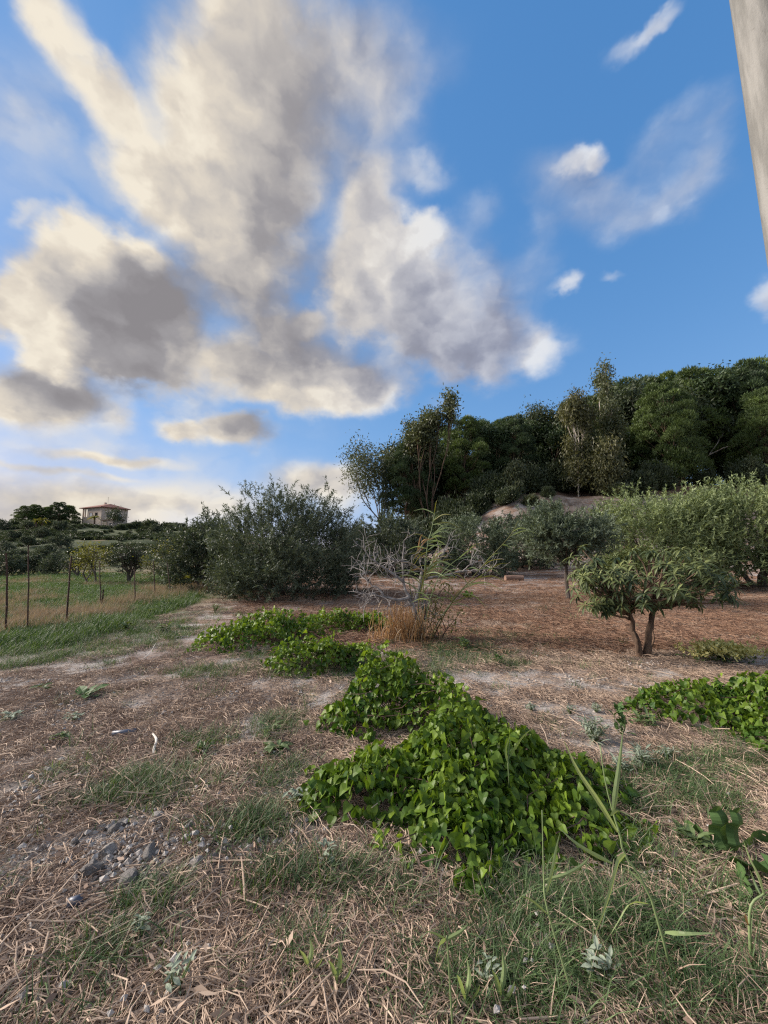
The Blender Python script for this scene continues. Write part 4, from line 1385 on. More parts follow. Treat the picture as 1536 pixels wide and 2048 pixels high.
def dead_shrub():
    g = G(838, 1282)
    Y = g[1]
    root = thing('dead_shrub', 'leafless grey shrub with twisted branches in the middle of the field', 'shrub', g)
    rng = np.random.default_rng(311)

    def L(px, py, dy=0.0):
        return P(px, py, Y + dy) - g
    mb = MB()
    main = [([(838, 1290, 0), (836, 1245, 0), (826, 1215, 0), (818, 1195, 0)], .038, .030),
            ([(840, 1288, .02), (846, 1235, .03), (850, 1200, .05)], .030, .018),
            ([(818, 1195, 0), (795, 1200, -.1), (770, 1195, -.2), (748, 1188, -.3), (728, 1192, -.35)], .026, .008),
            ([(818, 1195, 0), (808, 1170, 0), (806, 1120, .05), (808, 1080, .05)], .022, .006),
            ([(808, 1165, 0), (775, 1140, -.1), (745, 1118, -.2), (728, 1100, -.25)], .020, .005),
            ([(775, 1140, -.1), (752, 1128, .1), (722, 1128, .2)], .012, .004),
            ([(832, 1205, 0), (842, 1160, .1), (845, 1140, .12), (872, 1134, .15), (882, 1115, .15), (888, 1100, .15)], .024, .012),
            ([(845, 1140, .12), (830, 1136, .1), (812, 1125, .0), (790, 1122, -.1)], .020, .009),
            ([(845, 1160, .1), (880, 1152, .2), (920, 1143, .3), (950, 1142, .4), (985, 1136, .5)], .018, .005),
            ([(925, 1143, .3), (940, 1130, .3), (960, 1125, .35)], .008, .003),
            ([(748, 1188, -.3), (738, 1202, -.3), (732, 1206, -.3)], .010, .005),
            ([(770, 1195, -.2), (755, 1175, -.2), (738, 1165, -.15), (727, 1138, -.1)], .014, .004),
            ([(790, 1122, -.1), (778, 1130, -.1), (776, 1150, -.1)], .010, .004)]
    ends = []
    for pts, r0, r1 in main:
        w = smooth_path([L(*p) for p in pts], 9) + rng.normal(0, .008, (9, 3))
        mb.tube(w, np.linspace(r0, r1, 9) * 1.5, 6, rng.random(), wob=.08, rng=rng)
        for i in range(3, 9):
            if rng.random() < .75:
                ends.append((w[i], w[i] - w[i - 1]))
    for p, d in ends:
        for _ in range(2):
            dd = unit(unit(d) * .5 + rng.normal(0, .6, 3) + (0, 0, .15))
            grow(mb, p, dd, rng.uniform(.16, .40), .008, 1, rng, [], .7, .1, .3, .6, (2, 3), 4, .003)
    mb.build('branches', M['deadwood'], root)
    # green side shoot with a few leaves
    sh = MB()
    lv = []
    for pts in ([(878, 1285, .0), (892, 1262, 0), (898, 1240, .05), (897, 1190, .05), (896, 1170, .05)], [(880, 1282, 0), (862, 1255, .05), (853, 1225, .1)],
                [(884, 1272, 0), (905, 1245, -.1), (925, 1220, -.1)], [(880, 1280, 0), (870, 1240, -.1), (872, 1200, -.1)], [(892, 1262, 0), (880, 1230, 0), (868, 1215, 0)], [(850, 1240, 0), (858, 1200, -.05), (866, 1165, -.1)], [(846, 1235, -.1), (880, 1185, -.1), (905, 1160, -.1)], [(850, 1240, .1), (838, 1190, .1), (845, 1150, .1)]):
        w = smooth_path([L(*p) for p in pts], 8)
        sh.tube(w, np.linspace(.009, .003, 8), 5, rng.random())
        lv += [q for q in w[3:]]
    sh.build('shoots', M['twig'], root)
    lv = np.repeat(np.array(lv), 9, 0) + rng.normal(0, .07, (len(lv) * 9, 3))
    T = lance_leaf(.42, .3)
    put_leaves(root, T, [tmpl_mesh('shoot_leaf', T, M['almond'])], lv, rng.normal(0, 1, lv.shape) + (0, 0, -.2), rng.normal(0, .3, lv.shape) + (0, 0, 1),
               rng.uniform(.045, .085, len(lv)), rng.random(len(lv)), M['almond'], 280)

    # bundle of dry canes at the foot
    cg = G(806, 1284)
    c = thing('dry_cane_clump', 'bundle of upright orange-brown dry canes at the foot of the dead shrub', 'cane clump', cg)
    cm, bl = MB(), MB()
    for _ in range(260):
        a = np.array([rng.normal(.03, .24), rng.normal(0, .15), -.03])
        h = rng.uniform(.25, .72)
        d = np.array([rng.normal(0, .16), rng.normal(0, .14), 1.0])
        w = np.stack([a, a + d * h * .5 + rng.normal(0, .01, 3), a + d * h + rng.normal(0, .03, 3)])
        cm.tube(w, (.006, .005, .003), 5, rng.random())
        if rng.random() < .8:
            q = w[rng.integers(1, 3)]
            dd = unit(rng.normal(0, 1, 3) + (0, 0, .1)) * rng.uniform(.12, .30)
            t = np.linspace(0, 1, 4)[:, None]
            bl.ribbon(q + dd * t - (0, 0, .12) * t ** 2, .016 * (1 - .8 * t[:, 0]), None, .3, rng.random())
    for _ in range(60):                                        # fallen canes fanned out on the ground
        a = np.array([rng.normal(.1, .3), rng.normal(0, .15), .02]); an = rng.uniform(0, 6.28)
        b = a + np.array([math.cos(an), math.sin(an) * .6, .05]) * rng.uniform(.2, .6)
        cm.tube([a, (a + b) / 2 + (0, 0, .03), b], .005, 4, rng.random())
    cm.build('canes', M['cane'], c)
    bl.build('dry_leaves', M['drygrass'], c)


dead_shrub()


def reed(label, stem, leaves, r=.006, group='reeds among the weeds', name='reed', lw=.03, mat='reed', seed=0, name_leaf='leaf'):
    """stem: list of (px, py, distance); leaves: lists of the same with a width"""
    rng = np.random.default_rng(seed)
    s0 = stem[0]
    g = P(*s0)
    g[2] = float(hz(g[0], g[1]))
    root = thing(name, label, 'reed', g, group)
    w = smooth_path([np.array([0, 0, -.02])] + [P(*p) - g for p in stem[1:]], 14)
    MB().tube(w, np.linspace(r, r * .35, 14), 6, .6).build('stem', M[mat], root, smooth=True)
    for lf in leaves:
        pts, wd = lf[0], lf[1]
        q = smooth_path([P(*p) - g for p in pts], 9)
        t = np.linspace(0, 1, 9)
        ww = .8 * wd * np.minimum(1, .35 + 3 * t) * (1 - t ** 2.2) + .001
        side = np.cross(q[-1] - q[0], (P(768, 1000, 1) - CAM) + rng.normal(0, .35, 3))
        mb = MB().ribbon(q, ww, side, .35, rng.uniform(.35, .9))
        mb.build(name_leaf, M[lf[2] if len(lf) > 2 else mat], root)
    return root


reed('tall reed nearest the path with folded pale leaves, beside the largest vine mound', [
    (1345, 1880, 1.58), (1300, 1790, 1.60), (1250, 1710, 1.62), (1240, 1670, 1.62), (1226, 1625, 1.63), (1210, 1560, 1.64), (1200, 1490, 1.65)], [
    ([(1236, 1665, 1.62), (1195, 1600, 1.55), (1155, 1540, 1.5), (1128, 1482, 1.47)], .022),
    ([(1226, 1630, 1.63), (1232, 1580, 1.6), (1240, 1520, 1.6), (1246, 1460, 1.6)], .024),
    ([(1222, 1632, 1.62), (1235, 1622, 1.55), (1258, 1632, 1.5), (1277, 1642, 1.47)], .020),
    ([(1252, 1708, 1.62), (1238, 1722, 1.52), (1222, 1780, 1.47), (1205, 1832, 1.45), (1188, 1872, 1.45)], .024),
    ([(1225, 1727, 1.6), (1190, 1710, 1.6), (1150, 1685, 1.6), (1118, 1655, 1.62)], .018),
    ([(1295, 1808, 1.58), (1262, 1808, 1.5), (1240, 1840, 1.45), (1222, 1868, 1.42)], .018),
    ([(1330, 1865, 1.57), (1370, 1868, 1.5), (1432, 1866, 1.48)], .016),
    ([(1290, 1775, 1.6), (1262, 1745, 1.62), (1240, 1735, 1.64)], .014)], .0055, seed=1)
reed('slender reed with an upright needle-like tip in front of the largest vine mound', [
    (1150, 1900, 1.5), (1095, 1820, 1.52), (1088, 1760, 1.54), (1086, 1700, 1.55), (1084, 1620, 1.57)], [
    ([(1092, 1790, 1.53), (1105, 1740, 1.5), (1112, 1700, 1.5), (1120, 1665, 1.5)], .014),
    ([(1090, 1760, 1.53), (1130, 1750, 1.5), (1165, 1730, 1.5), (1180, 1712, 1.5)], .016),
    ([(1096, 1830, 1.52), (1060, 1800, 1.5), (1030, 1790, 1.5)], .014),
    ([(1098, 1850, 1.5), (1140, 1850, 1.47), (1175, 1852, 1.45)], .016)], .004, seed=2)
reed('short broken reed with two pale blades and brown foot at the right photo edge', [
    (1495, 1855, 1.66), (1500, 1820, 1.66), (1525, 1790, 1.66), (1530, 1786, 1.66)], [
    ([(1527, 1788, 1.66), (1515, 1750, 1.6), (1500, 1720, 1.58), (1486, 1680, 1.56)], .018),
    ([(1522, 1790, 1.66), (1508, 1760, 1.7), (1500, 1740, 1.7)], .014),
    ([(1497, 1850, 1.66), (1492, 1835, 1.62), (1490, 1828, 1.6)], .014, 'cane')], .006, seed=3)
reed('reed shoot rising out of the top of the largest vine mound', [
    (1020, 1640, 2.5), (1018, 1560, 2.5), (1016, 1520, 2.5), (1020, 1480, 2.5)], [
    ([(1017, 1520, 2.5), (1035, 1490, 2.48), (1050, 1470, 2.46), (1068, 1455, 2.45)], .03),
    ([(1018, 1530, 2.5), (1012, 1500, 2.5), (1022, 1465, 2.5)], .024)], .006, seed=4)
reed('low reed sprig with three spread blades in the straw at the bottom', [
    (905, 1925, 1.4), (895, 1890, 1.42), (892, 1880, 1.42)], [
    ([(893, 1880, 1.42), (880, 1890, 1.38), (870, 1925, 1.35)], .018), ([(893, 1880, 1.42), (920, 1865, 1.4), (935, 1850, 1.4)], .016),
    ([(893, 1880, 1.42), (870, 1868, 1.42), (850, 1862, 1.42)], .012)], .004, seed=5)
for k, (px, py, hh, lab) in enumerate(((615, 1960, 60, 'broad green blade cluster at the bottom of the photo, left of its middle'), (672, 1990, 70, 'single upright green blade at the bottom of the photo'),
                                       (930, 2030, 80, 'green reed shoot at the bottom edge below the sprig with three blades'), (1000, 2030, 90, 'pale reed shoot at the bottom edge in the grassy corner'))):
    g = G(px, py)
    Y = g[1]
    reed(lab, [(px, py, Y), (px + 3, py - hh * .5, Y), (px + 1, py - hh * .8, Y)], [
        ([(px + 2, py - hh * .4, Y), (px - 8, py - hh * .8, Y - .03), (px - 16, py - hh, Y - .05)], .020), ([(px + 3, py - hh * .5, Y), (px + 8, py - hh, Y), (px + 4, py - hh * 1.4, Y)], .022),
        ([(px + 2, py - hh * .2, Y), (px + 22, py - hh * .5, Y - .02), (px + 30, py - hh * .75, Y - .04)], .016)], .004, seed=20 + k)

# tall giant reeds through the dead shrub
YD = G(838, 1282)[1]


def plume(pts, n, seed, length=(40, 95), mats=('reed',)):
    """leaf list: blades leaving a stem alternately, swept to the right by the wind"""
    rng = np.random.default_rng(seed)
    w = np.array(pts, float)
    s = np.sort(rng.uniform(.28, .99, n))
    out = []
    idx = s * (len(w) - 1)
    for j, u in enumerate(idx):
        i = int(min(u, len(w) - 2)); f = u - i
        p = w[i] * (1 - f) + w[i + 1] * f
        L = rng.uniform(*length) * (1 - .35 * s[j]) * rng.uniform(.5, 1.1)
        a = rng.normal(.25, .55) if rng.random() < .8 else rng.uniform(2.3, 3.4)
        e = p + np.array([math.cos(a) * L, -math.sin(a) * L * .7, rng.normal(0, .25)])
        m = (p + e) / 2 + np.array([0, -L * .15, 0])
        out.append(([tuple(p), tuple(m), tuple(e)], rng.uniform(.020, .030), mats[rng.integers(len(mats))]))
    return out


TR = 'tall reeds growing through the dead shrub'
for pts, n, sd, mats, lab in (
        ([(842, 1285, YD), (846, 1180, YD), (855, 1090, YD), (863, 1060, YD), (870, 1020, YD)], 22, 1, ('reed', 'reed', 'reed', 'almond'), 'tallest reed, its green plume bent right above the dead shrub'),
        ([(862, 1288, YD), (900, 1210, YD - .1), (945, 1155, YD - .2), (985, 1110, YD - .3), (1020, 1072, YD - .4), (1036, 1042, YD - .4)], 9, 2, ('reed', 'reed', 'almond'), 'long reed leaning far to the right, its bare cane crossing the brown field'),
        ([(858, 1288, YD + .1), (885, 1230, YD), (930, 1175, YD), (965, 1150, YD), (995, 1130, YD)], 11, 3, ('reed', 'almond'), 'low leaning reed under the long bare cane'),
        ([(835, 1286, YD - .1), (838, 1200, YD - .1), (850, 1150, YD - .1), (868, 1120, YD - .1)], 34, 4, ('almond', 'almond', 'reed', 'drygrass'), 'yellowing reed in the heart of the dead shrub'),
        ([(846, 1286, YD - .1), (856, 1215, YD - .15), (875, 1160, YD - .2), (900, 1130, YD - .2), (935, 1105, YD - .2)], 11, 5, ('reed',), 'green reed arching right below the tallest one'),
        ([(828, 1286, YD), (822, 1190, YD), (818, 1150, YD), (835, 1100, YD), (842, 1085, YD)], 7, 6, ('cane', 'almond'), 'half dry reed on the left, its top kinked over')):
    reed(lab, pts, plume(pts, n, sd, (45, 100), mats), .012, TR, seed=40 + sd, mat='almond' if sd in (2, 4, 6) else 'reed')


# ------------------------------------------------------------------ weeds
def rosette(label, px, py, size, n, mat, tmpl, el=(.0, .9), up=.0, seed=0, cat='weed', name='weed', stems=False, spread=1.0, group=None, leaf=None):
    g = G(px, py)
    rng = np.random.default_rng(seed + int(px) * 7)
    root = thing(name, label, cat, g, group)
    a = np.arange(n) * 2.399 + rng.uniform(0, 6)
    e = rng.uniform(*el, n)
    d = np.stack([np.cos(a) * np.cos(e), np.sin(a) * np.cos(e), np.sin(e)], 1)
    pos = np.stack([rng.normal(0, .12, n) * size * spread, rng.normal(0, .12, n) * size * spread, .02 + rng.uniform(0, 1, n) * up], 1)
    z = np.stack([-np.cos(a) * np.sin(e), -np.sin(a) * np.sin(e), np.cos(e)], 1) + rng.normal(0, .2, (n, 3))
    sz = size * rng.uniform(.32, .55, n) * (leaf or 1.0)
    ms = [tmpl_mesh('weed_leaf', tmpl, M[mat])]
    put_leaves(root, tmpl, ms, pos, d, z, sz, rng.random(n), M[mat], 300)
    if up > .04:
        mb = MB()
        for i in range(0, n, 3):
            limb(mb, (0, 0, -.01), pos[i], .004, .002, rng, 4, .15, 4)
        mb.build('stem', M['weed'], root)
    return root


ROUND = lance_leaf(.62, .25, .25, 6, .02)
NARROW = lance_leaf(.22, .35)
OVAL = lance_leaf(.42, .35, .3, 5, .02)
DOCK = lance_leaf(.45, .45, .3, 9, .05)
rosette('low plant with broad rounded leaves on the bare soil at the left', 170, 1396, .34, 9, 'dock', ROUND, (.05, .8), .02, 1)
for px, py, s, n, m, tm, el, up, lab in (
        (22, 1440, .30, 16, 'silver', OVAL, (.0, .6), .04, 'flat grey-green weed at the left photo edge'),
        (147, 1442, .22, 14, 'silver', OVAL, (.0, .7), .05, 'small grey-green weed right below the broad-leaved plant'),
        (122, 1482, .20, 16, 'weed', OVAL, (.1, .8), .04, 'dark little weed below the grey-green one on the left'),
        (548, 1508, .30, 22, 'weed', OVAL, (.0, .5), .05, 'flat green weed left of the largest vine mound'),
        (540, 1470, .26, 18, 'weed', NARROW, (.1, .9), .05, 'dark tufted weed just above the flat green one'),
        (590, 1612, .20, 16, 'silver', OVAL, (.0, .9), .08, 'silvery weed behind the dense grass tuft'),
        (655, 1745, .16, 14, 'silver', OVAL, (.1, 1.0), .12, 'thin silvery seedling between the grass tufts left of the vine'),
        (276, 1885, .14, 10, 'silver', OVAL, (.1, 1.0), .07, 'pale seedling with paired leaves in the straw, bottom left'),
        (352, 1985, .15, 12, 'silver', OVAL, (.1, 1.0), .08, 'grey seedling lowest in the straw at the bottom left'),
        (982, 1985, .15, 13, 'silver', OVAL, (.1, 1.1), .08, 'grey seedling at the edge of the grassy bottom corner'),
        (1198, 1965, .18, 15, 'silver', OVAL, (.1, 1.1), .10, 'silvery seedling deep in the grass of the bottom corner'),
        (1190, 1484, .34, 60, 'silver', NARROW, (.2, 1.3), .14, 'bushy silver-grey weed behind the right flank of the largest vine mound'),
        (1285, 1535, .28, 40, 'silver', NARROW, (.1, 1.1), .10, 'pale silvery weed in the grass below the vine patch at the right'),
        (1332, 1520, .22, 26, 'silver', NARROW, (.1, 1.0), .06, 'small silvery weed right beside the larger pale one'),
        (1240, 1545, .24, 26, 'silver', NARROW, (.1, 1.0), .06, 'silvery weed close to the end of the largest vine mound'),
        (1062, 1424, .20, 22, 'silver', NARROW, (.1, 1.1), .05, 'left one of three little silver tufts on the straw'),
        (1140, 1428, .19, 20, 'silver', NARROW, (.1, 1.1), .05, 'middle one of three little silver tufts on the straw'),
        (1192, 1424, .21, 22, 'silver', NARROW, (.1, 1.1), .05, 'right one of three little silver tufts on the straw'),
        (1244, 1470, .24, 26, 'dock', OVAL, (.3, 1.3), .20, 'dark leafy weed standing upright near the vine patch at the right'),
        (1290, 1455, .30, 30, 'weed', NARROW, (.1, 1.0), .06, 'blue-green tuft at the near edge of the vine patch at the right'),
        (330, 1266, .40, 20, 'weed', OVAL, (.1, 1.0), .14, 'leafy weed on the bare track near the pasture grass'),
        (300, 1232, .40, 18, 'weed', OVAL, (.1, 1.0), .14, 'leafy weed beside the fence line, farther than its neighbour'),
        (365, 1262, .34, 16, 'weed', OVAL, (.1, .9), .08, 'low weed left of the yellowish vine mound'),
        (430, 1226, .40, 30, 'weed', NARROW, (.3, 1.3), .16, 'feathery green weed behind the yellowish vine mound'),
        (335, 1212, .50, 24, 'grass', NARROW, (.3, 1.2), .08, 'green hump of grass near the pinkish dry grass'),
        (250, 1262, .40, 24, 'weed', OVAL, (.2, 1.1), .12, 'dark leafy weed at the edge of the pasture grass'),
        (935, 1198, .50, 26, 'vine', OVAL, (.2, 1.2), .14, 'bright green weed behind the dead shrub'),
        (928, 1300, .34, 24, 'weed', OVAL, (.2, 1.2), .16, 'dark green weed right of the dead shrub'),
        (996, 1332, .24, 20, 'dock', OVAL, (.3, 1.2), .12, 'small dark weed standing alone on the straw right of the dead shrub'),
        (990, 1708, .12, 5, 'silver', OVAL, (.2, .9), .05, 'whitish withered leaves on the near tip of the largest vine mound'),
        (85, 1382, .26, 14, 'weed', OVAL, (.0, .6), .04, 'flat green weed left of the broad-leaved plant'),
        (405, 1510, .20, 26, 'grass', NARROW, (.3, 1.3), .05, 'dark grass-like weed in the middle of the bare soil'),
        (1385, 1700, .24, 18, 'weed', OVAL, (.1, 1.0), .06, 'green weed left of the crinkled dock'),
        (760, 1708, .20, 12, 'vine', OVAL, (.2, 1.0), .05, 'small bright seedling below the left end of the largest vine mound')):
    small = m == 'silver'
    rosette(lab, px, py, s, int(n * (2.2 if small else 1.3)), m, tm, el, up, 3, leaf=.5 if small else .8)


def dock():
    g = G(1462, 1720)
    root = thing('dock_plant', 'dock with big crinkled dark leaves, one held upright, at the right photo edge', 'weed', g)
    Y = g[1]
    for pts, w in (([(1462, 1722, Y), (1448, 1690, Y), (1440, 1640, Y), (1432, 1612, Y)], .10), ([(1464, 1722, Y), (1470, 1685, Y - .02), (1474, 1640, Y - .03), (1476, 1615, Y - .03)], .07),
                   ([(1466, 1722, Y), (1490, 1735, Y - .1), (1530, 1740, Y - .2), (1575, 1760, Y - .26)], .16), ([(1460, 1724, Y), (1465, 1745, Y - .1), (1480, 1770, Y - .2), (1500, 1790, Y - .27)], .13),
                   ([(1462, 1720, Y), (1500, 1700, Y + .05), (1540, 1690, Y + .08), (1570, 1690, Y + .08)], .12), ([(1458, 1720, Y), (1420, 1700, Y + .02), (1390, 1692, Y + .05), (1365, 1690, Y + .08)], .06),
                   ([(1458, 1720, Y), (1400, 1665, Y + .1), (1370, 1650, Y + .2)], .06)):
        q = smooth_path([P(*p) - g for p in pts], 26)
        q[:, 2] = np.maximum(q[:, 2], hz(q[:, 0] + g[0], q[:, 1] + g[1]) - g[2] + .012)
        t = np.linspace(0, 1, 26)
        ww = w * np.sin(np.pi * np.clip(t * .9 + .07, 0, 1)) ** .7 * (1 + .09 * np.sin(t * 26) + .05 * np.sin(t * 47))
        side = np.cross(q[-1] - q[0], P(768, 900, 1) - CAM)
        q = q + .006 * np.sin(t * 26 + 1)[:, None] * np.array([0, 0, 1.0]) + .012 * np.sin(t * 17)[:, None] * np.array([0, 1.0, 0])
        MB().ribbon(q, ww, side, .3, .5).build('leaf', M['dock'], root)


dock()


def flower_clump():
    g = G(1448, 1326)
    root = thing('flowering_weed', 'pale yellow flowering clump at the back of the vine patch on the right', 'flowering weed', g)
    rng = np.random.default_rng(77)
    n = 130
    q = np.stack([rng.normal(0, .24, n), rng.normal(0, .10, n), rng.uniform(.08, .20, n)], 1)
    fl, st = MB(), MB()
    for p in q:
        for _ in range(12):
            c = p + (0, 0, .05) + rng.normal(0, .022, 3)
            leaf_quads(fl, c[None], rng.normal(0, 1, (1, 3)) + (0, 0, .6), .055, .034, rng.random(), rng)
    fl.build('blossom', M['flower'], root)
    for p in q[::3]:
        limb(st, (p[0] * .6, p[1] * .6, -.02), p, .004, .002, rng, 4, .1, 4)
    st.build('stem', M['weed'], root)
    leaf = MB()
    qq = q[rng.integers(0, n, 130)] * (1.05, 1.1, .6) + rng.normal(0, .02, (130, 3))
    leaf_quads(leaf, qq, rng.normal(0, 1, (130, 3)) + (0, 0, .4), .07, .03, rng.random(130), rng)
    leaf.build('foliage', M['weed'], root)


flower_clump()


# ------------------------------------------------------------------ clods and litter on the soil
def clod_mesh(seed, mat):
    rng = np.random.default_rng(seed)
    import bmesh
    bm = bmesh.new()
    bmesh.ops.create_icosphere(bm, subdivisions=3, radius=.5)
    k = rng.normal(0, 1, (7, 3)); ph = rng.uniform(0, 6, 7)
    cuts = [(unit(rng.normal(size=3)), rng.uniform(.30, .42)) for _ in range(6)]
    for v in bm.verts:
        p = np.array(v.co)
        for nrm, dd in cuts:
            e = p @ nrm - dd
            if e > 0:
                p = p - nrm * e * .9
        f = 1 + .10 * sum(math.sin(4.5 * (p @ k[i]) + ph[i]) for i in range(7)) / 2.2 + .05 * math.sin(23 * p[0] + seed) * math.sin(19 * p[1])
        v.co = Vector(p * f * (1.15, 1.0, .72))
    me = bpy.data.meshes.new('clod')
    bm.to_mesh(me)
    bm.free()
    me.materials.append(mat)
    me.attributes.new('rnd', 'FLOAT', 'POINT')
    return me


CLEAR = []                                              # spots the straw leaves free
CL = [clod_mesh(s, M['clod']) for s in (1, 2, 3)] + [clod_mesh(s, M['clod_dark']) for s in (4, 5, 6)]
CG = 'lumps of clay lying on the bare soil'
for px, py, s, k, lab in (
        (212, 1712, .072, 0, 'whitish split clay lump, palest of those on the left soil'), (305, 1714, .080, 3, 'large grey clay lump beside the whitish split one'),
        (315, 1642, .072, 1, 'pale clay lump standing tall above the grey ones'), (316, 1660, .040, 1, 'small clay lump leaning at the tall pale one'),
        (246, 1650, .050, 3, 'grey clay lump left of the tall pale one'), (228, 1664, .060, 4, 'mottled grey clay lump in the middle of the heap'),
        (205, 1660, .040, 1, 'small pale clay lump at the left of the heap'), (291, 1562, .052, 0, 'pale clay lump by the dry grass above the heap'),
        (220, 1578, .045, 3, 'half buried grey lump left of the pale one by the dry grass'), (178, 1750, .085, 5, 'dark earthy lump below the whitish split one'),
        (254, 1772, .085, 4, 'broad bluish grey lump half sunk in straw'), (394, 1733, .060, 1, 'rounded pale lump right of the heap'),
        (375, 1741, .040, 0, 'small round whitish lump at the left of the rounded pale one'), (432, 1722, .046, 3, 'small grey lump nearest the dense grass tuft'),
        (422, 1690, .042, 4, 'grey crumb close under the dense grass tuft'), (345, 1690, .046, 3, 'grey lump between the tall pale one and the rounded one'),
        (380, 1655, .048, 4, 'grey lump right of the tall pale one'), (408, 1702, .036, 1, 'pale crumb above the rounded lump'), (270, 1720, .030, 4, 'grey crumb between the whitish and the large grey lump'),
        (330, 1760, .050, 4, 'flat grey lump below the large grey one'), (180, 1872, .032, 0, 'white chip on the straw at the bottom left'), (75, 1866, .040, 3, 'dull grey chip at the bottom left beside a pale stalk'),
        (262, 1838, .034, 4, 'grey chip above the pale seedling'), (645, 1625, .030, 0, 'small white stone near the left foot of the largest vine mound'), (455, 1480, .05, 1, 'pale lump in the bare soil left of the flat green weed'),
        (335, 1725, .03, 1, 'pale crumb touching the large grey lump'), (440, 1745, .032, 3, 'last grey crumb at the right of the heap'), (150, 1690, .035, 4, 'grey crumb left of the whitish split lump'),
        (285, 1690, .036, 3, 'grey crumb above the large grey lump')):
    g = G(px, py)
    rng = np.random.default_rng(int(px * 3 + py))
    CLEAR.append((g[0], g[1], s * 1.0 + .05))
    o = link('clod', CL[k], None, g + (0, 0, s * .22), (rng.normal(0, .4), rng.normal(0, .4), rng.uniform(0, 6)), s * 1.25)
    tag(o, lab, 'clay lump', CG)

pl_ = plain_mat('blue_grey_plastic', (.035, .045, .075), (.085, .10, .14), 20, .45, .1, spec=.5)


def pipe(label, px0, py0, px1, py1, r):
    a, b = G(px0, py0), G(px1, py1)
    CLEAR.append((*((a + b) / 2)[:2], .13))
    a[2] += .012; b[2] += .012
    o = thing('pipe_piece', label, 'plastic pipe', a, 'scraps of plastic pipe')
    d = b - a
    mb = MB()
    n = 14
    an = np.arange(n) * 2 * np.pi / n
    u = unit(np.cross(d, (0, 0, 1.0))); w = unit(np.cross(u, d))
    rings = [(0, r), (1, r), (1, r * .78), (0, r * .78)]
    V = np.concatenate([d * t + (np.cos(an) * q)[:, None] * u + (np.sin(an) * q)[:, None] * w for t, q in rings]) + (0, 0, r * .8)
    F = [(j * n + i, j * n + (i + 1) % n, ((j + 1) % 4) * n + (i + 1) % n, ((j + 1) % 4) * n + i) for j in range(4) for i in range(n)]
    mb.add(V, F).build('tube', pl_, o, smooth=True)


pipe('dark blue-grey plastic pipe lying by the grass on the bare soil', 224, 1475, 272, 1469, .022)
pipe('short dark plastic pipe stub in the straw at the bottom left', 134, 1822, 165, 1812, .020)
wh = plain_mat('bleached_wood', (.42, .38, .33), (.62, .58, .52), 14, .85, .3, stretch=(1, 1, .2))


def stick(label, pts, r, m=None, group='pale sticks lying about', sides=6):
    g = G(*pts[0])
    w = smooth_path([G(p[0], p[1]) + (0, 0, p[2]) - g for p in pts], 8)
    o = thing('stick', label, 'stick', g, group)
    MB().tube(w, np.linspace(r, r * .6, 8), sides, .5, wob=.08, rng=np.random.default_rng(1)).build('shaft', m or wh, o)


stick('white curved stick standing out of the soil near the plastic pipe', [(307, 1524, -.01), (307, 1508, .03), (312, 1498, .07), (305, 1483, .06)], .012)
stick('bleached straight stick in the grass at the bottom right', [(1428, 1842, .012), (1440, 1868, .015), (1456, 1900, .012)], .007)
stick('pale bent stalk on the straw at the bottom left edge', [(48, 1828, .012), (56, 1850, .03), (64, 1880, .012)], .006)
stick('long brown cane lying across the bare soil below the curved stick', [(300, 1560, .015), (350, 1535, .03), (398, 1515, .015)], .006, M['bark_brown'])
stick('short buff cane piece right of the dense grass tuft', [(530, 1722, .012), (550, 1730, .012), (568, 1740, .012)], .008)
stick('grey twig on the green edge right of the pasture', [(288, 1318, .01), (300, 1312, .05), (310, 1300, .1)], .007)

lg = at(1022, 20.5)
o = thing('log', 'short reddish sawn log lying under the grove right of the leaning cane', 'log', lg + (0, 0, .12), None, .05)
MB().tube([(-.45, 0, 0), (0, .01, .01), (.5, 0, 0)], (.16, .17, .155), 10, .5).build('timber', plain_mat('sawn_log', (.19, .115, .085), (.30, .19, .14), 5, .85, .4, stretch=(.3, 1, 1)), o)


